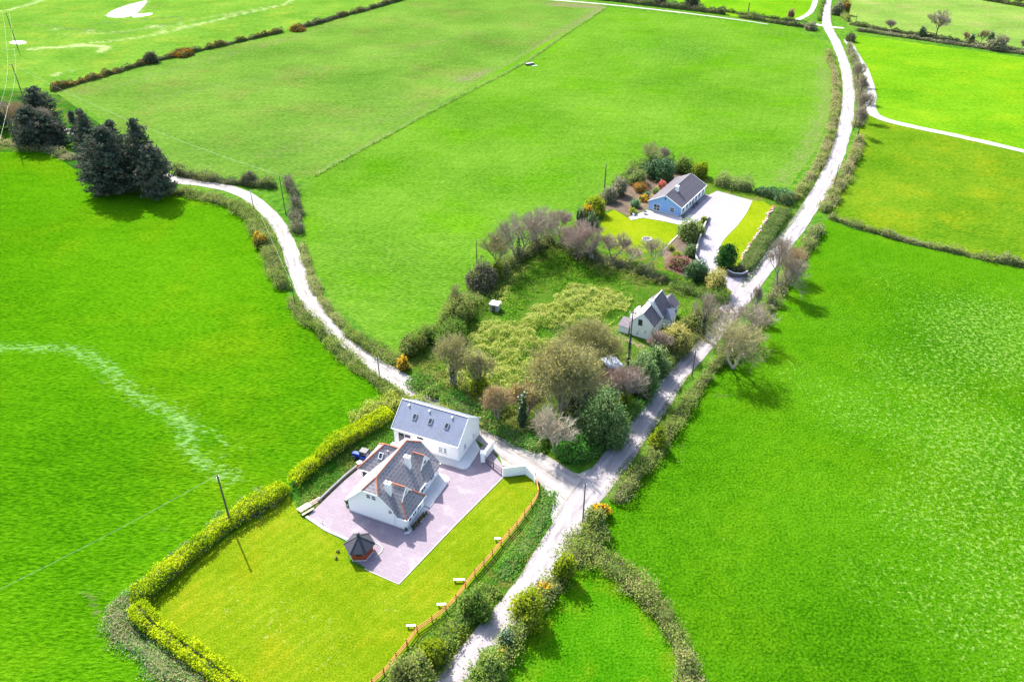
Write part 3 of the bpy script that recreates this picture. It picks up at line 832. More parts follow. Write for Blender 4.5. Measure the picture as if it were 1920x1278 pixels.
def hedge(label, pts, w, h, leaf, dens=14.0, size=0.36, seed=1, lump=0.35, cat='hedge', name='hedge', flat=False, mix=None, core='core', twigs=0.0, group=None, step=1.2, ends=True, lumps=5.0, wild=0.25):
    """a bank or hedge along a line: an inner mass and leaf faces over it. mix = [(leaf material, share)], each an own part"""
    if twigs:
        wild = max(wild, 0.5)
        lump = min(0.7, lump * 1.25)
        twigs = twigs * 1.5
    rng = np.random.default_rng(seed)
    c = smooth(px(*pts), step)
    base = c[len(c) // 2].copy()
    d = np.gradient(c, axis=0)
    d /= np.linalg.norm(d, axis=1)[:, None]
    nr = np.stack([-d[:, 1], d[:, 0]], 1)
    s = np.concatenate([[0], np.cumsum(np.linalg.norm(np.diff(c, axis=0), axis=1))])
    T = s[-1]
    so = seed * 37.7
    end = lambda q: np.clip(np.minimum(q, T - q) / (0.6 * h + 0.4) + 0.35, 0, 1) if ends else np.ones_like(q)
    w = w * 0.92

    def Wf(q, sd=None):
        k = 0.0 if sd is None else sd * 40.0
        return 0.5 * w * np.maximum(0.3, 1 + lump * ((vnoise(q + so, q * 0 + 5.3 + k, lumps) - 0.5) * 1.7 + (vnoise(q + so, q * 0 + 15.3 + k, 1.4) - 0.5) * 1.1)) * end(q)

    def Hf(q):
        return h * np.maximum(0.3, 1 + lump * ((vnoise(q + so, q * 0 + 55.3, lumps * 0.8) - 0.5) * 2.1 + (vnoise(q + so, q * 0 + 75.3, 1.6) - 0.5) * 1.3)) * end(q)
    root = thing(name, label, cat, (base[0], base[1], 0), 0, group)
    # inner mass: added hull that stops light leaking through the leaves
    th = np.linspace(0, math.pi, CORE_N)
    e = 0.45 if flat else 0.75
    prof = np.stack([np.sign(np.cos(th)) * np.abs(np.cos(th)) ** e, np.sin(th) ** e], 1)
    k = 0.68
    V = np.zeros((len(c), CORE_N, 3))
    k = k * np.clip(np.minimum(s, T - s) / 1.6, 0.02, 1)
    for j in range(CORE_N):
        V[:, j, :2] = c + nr * (Wf(s, np.full(len(s), 1.0 if prof[j, 0] > 0 else 0.0)) * prof[j, 0] * k)[:, None] - base
        V[:, j, 2] = Hf(s) * prof[j, 1] * k
    n = len(c)
    idx = np.arange(n * CORE_N).reshape(n, CORE_N)
    F = np.stack([idx[:-1, :-1], idx[1:, :-1], idx[1:, 1:], idx[:-1, 1:]], -1).reshape(-1, 4)
    me = np_mesh('inner_mass', V.reshape(-1, 3), F, M[core], rng.random(n * CORE_N), smooth_=True)
    link('inner_mass', me, root)
    # leaves
    area = T * (w + 2 * h) * 0.8
    tot = int(area * dens * 1.25)
    mixes = mix or [(leaf, 1.0)]
    for mi, (lf, share) in enumerate(mixes):
        m = int(tot * share)
        q = rng.uniform(0, T, m)
        if mi > 0:   # companions grow in drifts
            keep = vnoise(q + seed * 11 + mi * 91, q * 0 + 3.1, 7.0) > 0.52
            q = q[keep]
            m = len(q)
        t = rng.uniform(0, math.pi, m) * 0.98 + 0.01
        xt = rng.uniform(-1, 1, m)
        t = np.where(rng.random(m) < 0.5, t, np.arccos(np.sign(xt) * np.abs(xt) ** (1 / e)) * 0.98 + 0.01)
        pxx = np.sign(np.cos(t)) * np.abs(np.cos(t)) ** e
        pz = np.sin(t) ** e
        rad = rng.uniform(0.80, 1.02, m) + wild * rng.random(m) ** 3 + (0.16 if flat else 0.42) * (vnoise(q * 1.0 + so, t * 2.2, 0.9) - 0.5)
        cc = np.stack([np.interp(q, s, c[:, 0]), np.interp(q, s, c[:, 1])], 1)
        nn = np.stack([np.interp(q, s, nr[:, 0]), np.interp(q, s, nr[:, 1])], 1)
        P = np.zeros((m, 3))
        P[:, :2] = cc + nn * (Wf(q, (pxx > 0).astype(float)) * pxx * rad)[:, None] - base
        P[:, 2] = np.maximum(0.03, Hf(q) * pz * rad)
        V, F, R = cards(P, size * 0.8, rng, up=0.75)
        o = link('foliage', np_mesh('foliage', V, F, M[lf], R), root)
        o["kind"] = "stuff"
    if twigs:
        m = int(T * twigs)
        q = rng.uniform(0, T, m)
        x = rng.uniform(-0.8, 0.8, m)
        cc = np.stack([np.interp(q, s, c[:, 0]), np.interp(q, s, c[:, 1])], 1)
        nn = np.stack([np.interp(q, s, nr[:, 0]), np.interp(q, s, nr[:, 1])], 1)
        P = np.zeros((m, 3))
        P[:, :2] = cc + nn * (Wf(q) * x)[:, None] - base
        P[:, 2] = Hf(q) * np.sqrt(1 - x * x) * 0.75
        D = rng.normal(size=(m, 3)) * 0.45
        D[:, 2] += 1
        D /= np.linalg.norm(D, axis=1)[:, None]
        V, F, R = blades(P, D, rng.uniform(0.5, 1.5, m) * min(1.3, h * 0.7), 0.07, rng)
        o = link('twigs', np_mesh('twigs', V, F, M['twig'], R), root)
        o["kind"] = "stuff"
    return root


hedge('clipped golden hedge along the top of the house lawn, crossed by a leaning pole', [(543, 918), (500, 945), (430, 987), (340, 1062), (252, 1138)], 3.0, 2.3, 'golden', 40, 0.34, 3, 0.18, flat=True, lumps=3)
hedge('bushy golden hedge at the lower left edge of the house lawn, with a brown gap', [(256, 1142), (290, 1180), (345, 1218), (405, 1262), (470, 1318), (540, 1390)], 2.9, 2.1, 'golden', 44, 0.34, 4, 0.14, lumps=3.5, flat=True)
hedge('short clipped golden hedge beside the blue tractor bank, above the yard', [(736, 778), (690, 805), (640, 838), (593, 874)], 3.0, 2.5, 'golden', 40, 0.36, 5, 0.2, flat=True)
hedge('small separate lump of golden hedge between the two clipped lengths', [(598, 868), (580, 884), (562, 900), (548, 913)], 2.6, 1.9, 'golden', 40, 0.34, 6, 0.2, ends=False)
hedge('rough tussocky grass bank outside the corner of the golden hedges', [(520, 925), (430, 978), (370, 1025), (290, 1085), (222, 1140), (232, 1180), (290, 1232), (350, 1280), (430, 1350)], 4.2, 0.8, 'dry', 26, 0.30, 8, 0.5, cat='bank', name='grass_bank', mix=[('bank_green', 0.8), ('dry', 0.7), ('grey_hedge', 0.5)], core='core_earth', twigs=4)
hedge('olive scrub hedge on the outer side of the bending lane, below the dark conifers', [(330, 362), (390, 372), (440, 390), (478, 420), (500, 462), (515, 505), (533, 545)], 5.0, 1.9, 'scrub', 22, 0.38, 10, 0.4, mix=[('scrub', 0.8), ('scrub_green', 0.5)], twigs=7)
hedge('low grassy hedge outside the lane, between the gorse and the long shed', [(546, 565), (570, 595), (605, 632), (645, 668), (700, 712), (745, 745), (800, 778)], 3.6, 1.3, 'scrub', 26, 0.34, 11, 0.4, mix=[('scrub', 0.7), ('verge_leaf', 0.6)], twigs=5)
hedge('yellow-green bramble thicket behind the gable of the long shed', [(660, 800), (700, 778), (738, 757), (760, 752)], 6.0, 1.7, 'yellowgreen', 24, 0.38, 12, 0.5, mix=[('yellowgreen', 0.6), ('bramble', 0.7)], cat='thicket', name='thicket', twigs=5)
hedge('brambly hedge in the verge between the long shed roof and the lane', [(765, 755), (800, 768), (840, 786), (862, 797)], 4.0, 1.6, 'bramble', 26, 0.36, 13, 0.4, mix=[('bramble', 0.6), ('verge_leaf', 0.6)], twigs=4)
hedge('scrubby hedge on the inner side of the lane where it leaves the conifers', [(325, 326), (370, 334), (430, 343), (490, 350), (520, 352)], 3.6, 2.0, 'dark_hedge', 20, 0.4, 14, 0.5, mix=[('dark_hedge', 0.6), ('scrub', 0.6)], twigs=8)
hedge('dark scrub hedge at the field corner behind the tall pole on the lane', [(540, 345), (552, 372), (556, 410), (562, 440)], 3.6, 2.4, 'dark_hedge', 20, 0.4, 15, 0.5, mix=[('dark_hedge', 0.6), ('grey_hedge', 0.5)], twigs=10)
hedge('low grassy bank with stones inside the bend of the lane', [(566, 455), (578, 500), (592, 540), (618, 585), (645, 615)], 2.6, 1.1, 'scrub', 24, 0.32, 16, 0.5, mix=[('verge_leaf', 0.6), ('dry', 0.7)], cat='bank', name='grass_bank', core='core_earth', twigs=3)
hedge('grassy hedge along the lane up to the corner of the overgrown plot', [(648, 620), (680, 645), (715, 665), (750, 685)], 3.6, 1.5, 'scrub', 24, 0.34, 17, 0.4, mix=[('scrub', 0.7), ('verge_leaf', 0.5)], twigs=5)
hedge('long low gorse hedge with orange flowers between the wet field and the thin field', [(95, 172), (150, 156), (220, 136), (290, 116), (400, 90), (480, 72), (532, 60)], 3.2, 1.9, 'gorse_hedge', 16, 0.5, 18, 0.6, mix=[('dark_hedge', 0.5), ('gorse_hedge', 0.7), ('gorse_far', 0.5)], step=2.0)
hedge('far gorse hedge, orange bloom at its near end, running off the top edge', [(552, 56), (600, 44), (640, 32), (700, 16), (760, -2), (860, -30)], 3.4, 2.0, 'dark_hedge', 15, 0.55, 19, 0.5, mix=[('dark_hedge', 0.7), ('grey_hedge', 0.3), ('gorse_far', 0.35)], step=2.0)
hedge('tall ragged scrub along the upper-left boundary of the overgrown plot', [(765, 668), (800, 642), (850, 600), (880, 565), (905, 535)], 4.6, 2.6, 'scrub', 22, 0.4, 20, 0.55, mix=[('scrub', 0.6), ('scrub_green', 0.8), ('dark_hedge', 0.6)], twigs=12)
hedge('brown scrub under the bare trees at the top corner of the overgrown plot', [(925, 525), (955, 500), (990, 478), (1020, 458), (1040, 452)], 5.0, 2.2, 'scrub', 20, 0.4, 21, 0.5, mix=[('scrub', 0.8), ('dark_hedge', 0.6)], twigs=14)
hedge('dark undergrowth below the row of bare trees between the plot and the bungalow lawn', [(1050, 462), (1090, 480), (1140, 498), (1200, 515), (1250, 530)], 4.6, 2.0, 'scrub_green', 20, 0.4, 22, 0.5, mix=[('dark_hedge', 0.8), ('scrub', 0.6), ('scrub_green', 0.6)], twigs=14)
hedge('dense green hedge between the derelict cottage and the bungalow gateway', [(1255, 535), (1300, 550), (1345, 562), (1368, 570)], 4.4, 2.2, 'scrub_green', 22, 0.4, 23, 0.4, mix=[('scrub_green', 0.8), ('scrub', 0.5)], twigs=8)
hedge('overgrown roadside hedge below the derelict cottage', [(1348, 588), (1320, 614), (1288, 648), (1260, 678), (1245, 696)], 3.4, 1.7, 'scrub', 22, 0.4, 24, 0.4, mix=[('scrub', 0.7), ('scrub_green', 0.8)], twigs=12)
hedge('rank green bank at the rounded plot corner by the road junction', [(1228, 722), (1198, 758), (1168, 796), (1134, 834), (1102, 852), (1065, 856), (1035, 845)], 3.2, 1.4, 'bank_green', 26, 0.36, 25, 0.4, mix=[('bank_green', 0.9), ('scrub_green', 0.5)], twigs=4)
hedge('shaded green bank of the overgrown plot above the lane', [(770, 712), (820, 742), (870, 770), (930, 806), (985, 832), (1020, 845)], 4.4, 1.6, 'bank_green', 24, 0.36, 26, 0.4, mix=[('bank_green', 0.8), ('scrub_green', 0.7), ('bramble', 0.4)], twigs=5)
hedge('grassy roadside hedge with dry stalks across the road from the plot', [(1152, 945), (1190, 900), (1236, 838), (1277, 775), (1310, 730), (1330, 706)], 3.4, 1.6, 'scrub', 26, 0.36, 27, 0.35, mix=[('scrub', 0.7), ('dry', 0.5), ('verge_leaf', 0.4)], twigs=9)
hedge('tall scrub hedge across the road from the derelict cottage, under sprawling trees', [(1334, 698), (1364, 670), (1398, 638), (1426, 600), (1450, 562)], 4.2, 2.0, 'scrub', 22, 0.4, 28, 0.45, mix=[('scrub', 0.8), ('grey_hedge', 0.5)], twigs=16)
hedge('scrub hedge across the road from the bungalow gateway', [(1454, 556), (1476, 522), (1500, 486), (1522, 450), (1538, 428)], 3.6, 1.9, 'scrub', 20, 0.42, 29, 0.4, mix=[('scrub', 0.7), ('scrub_green', 0.5), ('grey_hedge', 0.5)], twigs=10)
hedge('dry brown roadside hedge beside the olive field', [(1545, 400), (1562, 372), (1582, 335), (1600, 295), (1612, 262)], 4.2, 2.0, 'dry', 18, 0.45, 30, 0.4, mix=[('dry', 0.5), ('scrub', 0.7), ('verge_leaf', 0.4)], twigs=7, step=1.6)
hedge('brown hedge between the road and the side track, full of thin trees', [(1608, 240), (1612, 200), (1612, 165), (1604, 125), (1590, 90)], 3.8, 2.0, 'grey_hedge', 16, 0.48, 31, 0.4, mix=[('grey_hedge', 0.5), ('scrub', 0.6), ('dry', 0.4)], twigs=8, step=1.8)
hedge('broad grassy hedge at the road bend where two field hedges meet', [(1128, 985), (1105, 1012), (1080, 1042), (1060, 1068)], 5.4, 1.9, 'scrub', 26, 0.36, 32, 0.4, mix=[('scrub', 0.8), ('verge_leaf', 0.5)], twigs=7)
hedge('mixed roadside hedge along the small paddock at the bottom', [(1050, 1082), (1025, 1115), (990, 1165), (955, 1215), (915, 1272), (860, 1350)], 4.2, 1.8, 'scrub', 26, 0.36, 33, 0.4, mix=[('scrub', 0.7), ('scrub_green', 0.7), ('verge_leaf', 0.3)], twigs=8)
hedge('curving dry grass hedge between the paddock and the big right-hand field', [(1105, 1038), (1150, 1062), (1195, 1105), (1238, 1155), (1268, 1205), (1288, 1262), (1300, 1330)], 4.2, 1.5, 'dry', 26, 0.34, 34, 0.4, mix=[('scrub', 0.8), ('dry', 0.5), ('verge_leaf', 0.5)], twigs=6)
hedge('green grass bank below the orange rail fence, upper half near the white wall', [(1018, 922), (1024, 955), (1002, 1000), (968, 1046), (938, 1086)], 3.6, 0.6, 'bank_green', 26, 0.34, 35, 0.3, mix=[('bank_green', 1.0), ('verge_leaf', 0.4)], cat='bank', name='grass_bank', twigs=2)
hedge('brambly bank below the orange rail fence, lower half', [(925, 1100), (896, 1138), (862, 1172), (818, 1222), (768, 1282), (712, 1350)], 4.2, 1.2, 'scrub_green', 24, 0.38, 36, 0.4, mix=[('scrub_green', 0.8), ('scrub', 0.6), ('yellowgreen', 0.3)], twigs=7)
hedge('tan dry bank along the inside of the long road bend above the bungalow', [(1485, 378), (1515, 340), (1540, 300), (1558, 250), (1566, 200), (1565, 150), (1552, 95)], 3.4, 1.4, 'dry', 20, 0.42, 37, 0.35, mix=[('dry', 0.6), ('verge_leaf', 0.7), ('scrub', 0.5)], twigs=5, step=1.6)
hedge('pale leafy hedge behind the bungalow, next to the roof end', [(1338, 345), (1365, 350), (1395, 356), (1412, 360)], 5.0, 3.0, 'palegreen', 18, 0.45, 38, 0.4, mix=[('palegreen', 0.7), ('scrub', 0.4)], twigs=6)
hedge('glossy dark laurel hedge behind the gravel drive of the bungalow', [(1415, 362), (1440, 368), (1465, 376), (1482, 386)], 4.6, 3.0, 'laurel', 18, 0.48, 39, 0.35)
hedge('long clipped green hedge between the bungalow lawn and the road', [(1472, 396), (1450, 428), (1425, 465), (1402, 500), (1392, 512)], 4.6, 1.8, 'clip_green', 24, 0.36, 40, 0.15, flat=True, wild=0.08)
hedge('low field hedge between the olive field and the big right-hand field', [(1552, 408), (1600, 424), (1660, 442), (1720, 458), (1830, 482), (1960, 508), (2100, 540)], 2.8, 1.3, 'dry', 20, 0.42, 41, 0.45, mix=[('scrub', 0.7), ('grey_hedge', 0.6)], twigs=5, step=1.6)
hedge('far dark hedge at the top right, upper one of the pair beside the farm track', [(1592, 46), (1660, 58), (1740, 70), (1820, 84), (1940, 102), (2150, 132)], 3.6, 1.6, 'dark_hedge', 12, 0.6, 42, 0.4, mix=[('dark_hedge', 0.8), ('scrub', 0.3)], step=2.5)
hedge('far pale dry hedge at the top right, lower one of the pair', [(1604, 58), (1670, 67), (1740, 77), (1860, 94), (1960, 108), (2150, 138)], 3.2, 1.4, 'grey_hedge', 12, 0.6, 43, 0.4, mix=[('grey_hedge', 0.9), ('dark_hedge', 0.3)], step=2.5)
hedge('dark hedge along the farm track at the top edge of the picture', [(1090, -4), (1160, 3), (1230, 12), (1300, 20), (1362, 28)], 6.0, 3.0, 'dark_hedge', 12, 0.6, 44, 0.4, mix=[('dark_hedge', 0.8), ('scrub', 0.3)], step=2.5)
hedge('dark hedge at the top between the gap in the farm track and the far crossroads', [(1384, 32), (1430, 40), (1480, 48), (1532, 54)], 4.0, 2.0, 'dark_hedge', 12, 0.6, 45, 0.4, mix=[('dark_hedge', 0.7), ('scrub', 0.4)], step=2.5)
hedge('green fern hedge behind the far crossroads, below the top field', [(1345, 20), (1390, 27), (1440, 34), (1490, 40)], 3.4, 1.6, 'scrub_green', 12, 0.6, 46, 0.4, step=2.5)
hedge('farthest dark hedge in the top right corner', [(1800, -8), (1860, 3), (1925, 14), (2050, 34)], 4.2, 2.2, 'dark_hedge', 10, 0.7, 47, 0.4, step=3)
hedge('yellowish gorse hedge beside the far end of the road', [(1590, 42), (1576, 22), (1580, 5), (1598, -25)], 4.0, 2.2, 'gorse_hedge', 12, 0.6, 48, 0.4, mix=[('scrub', 0.6), ('gorse_far', 0.5)], step=2.5)
hedge('thin hedge between the far road and the side lane at the top', [(1535, 40), (1540, 15), (1550, -20)], 2.4, 1.4, 'scrub_green', 12, 0.6, 49, 0.4, step=2.5)
hedge('brambles and brown scrub under the left-hand group of conifers', [(-20, 262), (40, 275), (90, 282), (140, 300)], 6.0, 1.4, 'scrub', 14, 0.5, 50, 0.4, mix=[('dry', 0.4), ('scrub_green', 0.7), ('grey_hedge', 0.4)], cat='thicket', name='thicket', twigs=4)
hedge('evergreen shrub belt behind the bungalow on the field side', [(1150, 352), (1180, 332), (1210, 312), (1240, 305), (1275, 318), (1310, 332)], 4.6, 2.4, 'scrub_green', 18, 0.45, 51, 0.5, mix=[('scrub_green', 0.8), ('scrub', 0.5)], twigs=8)


# ------------------------------------------------------------------ overgrowth on the plot
def overgrowth(name, poly, leaf, dens, h, size, seed, core=None, twigs=0, edge=5.0, ragged=0.35):
    """uncountable mounded growth over a patch"""
    rng = np.random.default_rng(seed)
    poly = np.array(smooth(px(*poly), 2.0, closed=True))
    lo, hi = poly.min(0), poly.max(0)
    n = int((hi - lo).prod() * dens)
    P = rng.uniform(lo, hi, (n, 2))
    P = P[inpoly(P, poly)]
    ed = np.clip(pdist(P, np.vstack([poly, poly[:1]])) / edge, 0.1, 1)
    n1 = vnoise(P[:, 0] + seed, P[:, 1], 4.0) * 0.6 + vnoise(P[:, 0], P[:, 1] + seed, 1.3) * 0.4
    kp = n1 > ragged * (1.25 - ed)
    P, ed = P[kp], ed[kp]
    hh = h * (0.35 + 0.65 * ed) * (0.15 + 0.8 * vnoise(P[:, 0], P[:, 1], 2.2) + 0.9 * (vnoise(P[:, 0] + 50, P[:, 1], 1.0) - 0.35))
    Q = np.column_stack([P, np.maximum(0.05, hh * rng.uniform(0.55, 1.05, len(P)))])
    V, F, R = cards(Q, size, rng, up=0.25, aspect=0.5)
    o = link(name, np_mesh(name, V, F, M[leaf], R))
    o["kind"] = "stuff"
    return o


overgrowth('brambles', [(965, 615), (985, 590), (1030, 552), (1080, 532), (1130, 540), (1185, 556), (1170, 590), (1140, 612), (1100, 628), (1045, 632), (1000, 625)], 'bramble', 44, 2.0, 0.32, 61, ragged=0.46)
overgrowth('brambles', [(840, 690), (872, 640), (905, 602), (960, 598), (1010, 618), (1050, 640), (1020, 668), (1000, 700), (985, 730), (975, 780), (930, 790), (880, 750), (830, 720)], 'bramble', 44, 2.0, 0.32, 62, ragged=0.46)
overgrowth('brambles', [(780, 690), (830, 660), (870, 700), (900, 760), (860, 755), (800, 725)], 'olive', 20, 0.9, 0.36, 69, ragged=0.5)
overgrowth('scrub', [(770, 705), (830, 700), (900, 745), (960, 770), (1010, 760), (1080, 740), (1120, 720), (1150, 735), (1120, 790), (1080, 850), (1030, 850), (940, 805), (860, 765)], 'scrub', 30, 2.4, 0.36, 71, ragged=0.5)
overgrowth('scrub', [(900, 545), (960, 500), (1040, 462), (1060, 475), (1000, 505), (960, 540), (920, 580), (850, 640), (800, 680), (780, 670), (850, 600)], 'scrub_green', 26, 1.6, 0.36, 72, ragged=0.45)
overgrowth('scrub', [(1060, 470), (1130, 490), (1210, 512), (1300, 540), (1290, 560), (1200, 535), (1120, 515)], 'scrub', 26, 1.8, 0.36, 73, ragged=0.45)
overgrowth('scrub', [(1040, 640), (1090, 650), (1140, 660), (1150, 700), (1120, 730), (1060, 760), (1010, 740), (1010, 690)], 'olive', 26, 1.5, 0.34, 74, ragged=0.45)
overgrowth('long_grass', [(950, 520), (1000, 485), (1060, 470), (1110, 490), (1190, 520), (1170, 550), (1120, 540), (1060, 540), (1000, 570), (950, 590), (925, 560)], 'longgrass', 20, 0.8, 0.4, 63)
overgrowth('brambles', [(905, 560), (935, 520), (975, 495), (1000, 500), (975, 540), (935, 575)], 'bramble', 18, 1.1, 0.4, 67)
overgrowth('long_grass', [(780, 690), (850, 640), (905, 590), (990, 590), (1060, 625), (1130, 620), (1150, 640), (1050, 700), (1000, 760), (960, 790), (880, 760), (820, 730)], 'longgrass', 12, 0.6, 0.38, 64)
overgrowth('long_grass', [(1265, 560), (1330, 565), (1350, 585), (1310, 625), (1265, 650), (1250, 620)], 'longgrass', 20, 0.7, 0.4, 65)
overgrowth('long_grass', [(1150, 650), (1200, 660), (1240, 680), (1200, 700), (1170, 690), (1150, 670)], 'verge_leaf', 18, 0.6, 0.36, 66)
overgrowth('long_grass', [(560, 955), (585, 895), (650, 850), (735, 795), (740, 830), (665, 870), (610, 925), (580, 960)], 'scrub_green', 16, 0.5, 0.34, 68)
for i, (pts, lf) in enumerate((([(1018, 905), (1032, 945), (1025, 985), (965, 1062), (900, 1135), (850, 1192), (770, 1290), (755, 1280), (850, 1170), (950, 1055), (1010, 975), (1010, 920)], 'bank_green'),
                               ([(1150, 890), (1200, 825), (1260, 735), (1300, 690), (1308, 692), (1265, 752), (1210, 835), (1160, 905)], 'verge_leaf'),
                               ([(1395, 540), (1440, 485), (1480, 430), (1512, 385), (1503, 380), (1470, 425), (1420, 485), (1392, 525)], 'verge_leaf'),
                               ([(1480, 420), (1530, 340), (1560, 280), (1575, 220), (1578, 150), (1570, 110), (1572, 160), (1568, 215), (1550, 275), (1510, 345), (1475, 395)], 'verge_leaf'),
                               ([(1000, 1130), (950, 1200), (890, 1285), (900, 1290), (960, 1215), (1015, 1140)], 'verge_leaf'),
                               ([(720, 725), (790, 770), (850, 795), (860, 788), (790, 752), (725, 712)], 'verge_leaf'))):
    overgrowth('verge_grass', pts, lf, 22, 0.3, 0.3, 80 + i, edge=0.6)


# ------------------------------------------------------------------ trees and shrubs
def tree_segments(rng, levels=4, nch=(6, 4, 4, 4), spread=0.75, trunk=0.28, multi=1, up=0.35):
    """branch list in a unit-ish space: (p0, p1, r0, r1, level)"""
    segs = []
    tips = []

    def grow(p, d, ln, r, lev):
        k = 2 if lev < 3 else 1
        q = p
        dd = d
        rr = r
        for i in range(k):
            dd = (dd + Vector((rng.normal() * 0.16, rng.normal() * 0.16, rng.normal() * 0.10 + 0.04))).normalized()
            q2 = q + dd * (ln / k)
            r2 = rr * (0.78 if k == 2 else 0.55)
            segs.append((q, q2, rr, r2, lev))
            if lev >= 1 and i == 0 and k == 2 and lev < levels:
                side(q2, dd, ln, r2, lev, 1)
            q, rr = q2, r2
        if lev < levels:
            side(q, dd, ln, rr, lev, nch[lev])
        else:
            tips.append((q, dd))

    def side(p, d, ln, r, lev, n):
        a0 = rng.uniform(0, 6.28)
        o1 = d.orthogonal().normalized()
        o2 = d.cross(o1)
        for j in range(n):
            a = a0 + 6.283 * j / n + rng.normal() * 0.4
            t = spread * rng.uniform(0.5, 1.25)
            if j == 0 and n > 2:
                t *= 0.35
            nd = (d * math.cos(t) + (o1 * math.cos(a) + o2 * math.sin(a)) * math.sin(t) + Vector((0, 0, up * 0.5))).normalized()
            grow(p, nd, ln * rng.uniform(0.55, 0.82), r * (0.72 if j == 0 else 0.55), lev + 1)

    for m in range(multi):
        a = 6.28 * m / multi + rng.normal() * 0.3
        lean = 0.0 if multi == 1 else 0.32
        grow(Vector((0.004 * math.cos(a), 0.004 * math.sin(a), 0)) if multi > 1 else Vector((0, 0, 0)), Vector((math.cos(a) * lean, math.sin(a) * lean, 1)).normalized(), trunk * (1 if multi == 1 else 1.3), 0.03, 0)
    return segs, tips


def prisms(segs, n, S_):
    """segments as n-sided prisms. S_ = scale (x, y, z, r)"""
    m = len(segs)
    p0 = np.array([s[0][:] for s in segs]) * S_[:3]
    p1 = np.array([s[1][:] for s in segs]) * S_[:3]
    r0 = np.array([s[2] for s in segs]) * S_[3]
    r1 = np.array([s[3] for s in segs]) * S_[3]
    d = p1 - p0
    d /= (np.linalg.norm(d, axis=1)[:, None] + 1e-9)
    ref = np.where(np.abs(d[:, 2:3]) < 0.9, np.array([[0, 0, 1.0]]), np.array([[1.0, 0, 0]]))
    a = np.cross(d, ref)
    a /= np.linalg.norm(a, axis=1)[:, None]
    b = np.cross(d, a)
    V = np.zeros((m, 2 * n, 3))
    for i in range(n):
        c, s = math.cos(6.2832 * i / n), math.sin(6.2832 * i / n)
        V[:, i] = p0 + (a * c + b * s) * r0[:, None]
        V[:, n + i] = p1 + (a * c + b * s) * r1[:, None]
    F = np.array([[i, (i + 1) % n, n + (i + 1) % n, n + i] for i in range(n)])
    F = (F[None] + (np.arange(m) * 2 * n)[:, None, None]).reshape(-1, 4)
    return V.reshape(-1, 3), F


def bare_tree(label, bx, by, top, wpx, twig='twig', bark='bark', seed=1, leaf=None, leafn=0, multi=1, spread=0.75, nt=7, ivy=False, trunk=0.16, up=0.45, group=None, name='bare_tree', depth=None, cat='tree', minr=0.042, lsize=0.34):
    rng = np.random.default_rng(seed)
    b = G(bx, by)
    h = max(1.2, ZT(b, top))
    w = WD(b, wpx)
    root = thing(name, label, cat, b, rng.uniform(0, 6.28), group)
    segs, tips = tree_segments(rng, 4, (5, 4, 4, 3), spread, trunk, multi, up)
    nt = max(2, int(nt * 0.45))
    ends = np.array([t[0][:] for t in tips])
    ext = np.percentile(np.abs(ends[:, :2]), 97, axis=0).max() * 1.08
    zt = ends[:, 2].max() * 1.03
    S_ = np.array([w / 2 / ext, w / 2 / ext, h / zt, h * 0.9])
    big = [s for s in segs if s[4] <= 2]
    fine = [s for s in segs if s[4] > 2]
    clampr = lambda L_: [(s[0], s[1], max(s[2], minr / S_[3]), max(s[3], minr * 0.7 / S_[3]), s[4]) for s in L_]
    V, F = prisms(clampr(big), 5, S_)
    link('trunk', np_mesh('trunk', V, F, M[bark], None, smooth_=True), root)
    V1, F1 = prisms(clampr(fine), 3, S_)
    r1 = rng.random(len(V1))
    P = np.repeat(ends * S_[:3], nt, axis=0)
    D0 = np.repeat(np.array([t[1][:] for t in tips]), nt, axis=0)
    mids = np.array([((s[0] + s[1]) * 0.5)[:] for s in fine]) * S_[:3]
    mid_d = np.array([(s[1] - s[0])[:] for s in fine])
    mid_d /= np.linalg.norm(mid_d, axis=1)[:, None]
    P = np.vstack([P, np.repeat(mids, 1, axis=0)])
    D0 = np.vstack([D0, np.repeat(mid_d, 1, axis=0)])
    D = D0 + rng.normal(size=D0.shape) * 0.55
    D[:, 2] += 0.25
    D /= np.linalg.norm(D, axis=1)[:, None]
    tl = max(0.6, min(1.6, 0.13 * h))
    V2, F2, R2 = blades(P, D, rng.uniform(0.4, 1.1, len(P)) * tl, 0.034 + (0.05 if by < 300 else 0), rng)
    # quads for the twigs' prisms, triangles for the tips: two parts of the crown
    c1 = link('crown', np_mesh('crown', V1, F1, M[twig], r1), root)
    c2 = link('twigs', np_mesh('twigs', V2, F2, M[twig], R2), c1)
    if leaf:
        m = leafn
        k = rng.integers(0, len(P), m)
        Q = P[k] + rng.normal(size=(m, 3)) * 0.35 * tl
        Q[:, 2] = np.maximum(Q[:, 2], 0.2)
        V3, F3, R3 = cards(Q, lsize, rng, up=0.3)
        o = link('foliage', np_mesh('foliage', V3, F3, M[leaf], R3), root)
        o["kind"] = "stuff"
    if ivy:
        m = 420
        zz = rng.uniform(0.0, 0.55 * h, m)
        a = rng.uniform(0, 6.28, m)
        rr = rng.uniform(0.25, 0.75, m) * (1.1 - zz / h)
        Q = np.stack([np.cos(a) * rr, np.sin(a) * rr, zz], 1)
        V3, F3, R3 = cards(Q, 0.38, rng)
        link('ivy', np_mesh('ivy', V3, F3, M['ivy'], R3), root)
    return root


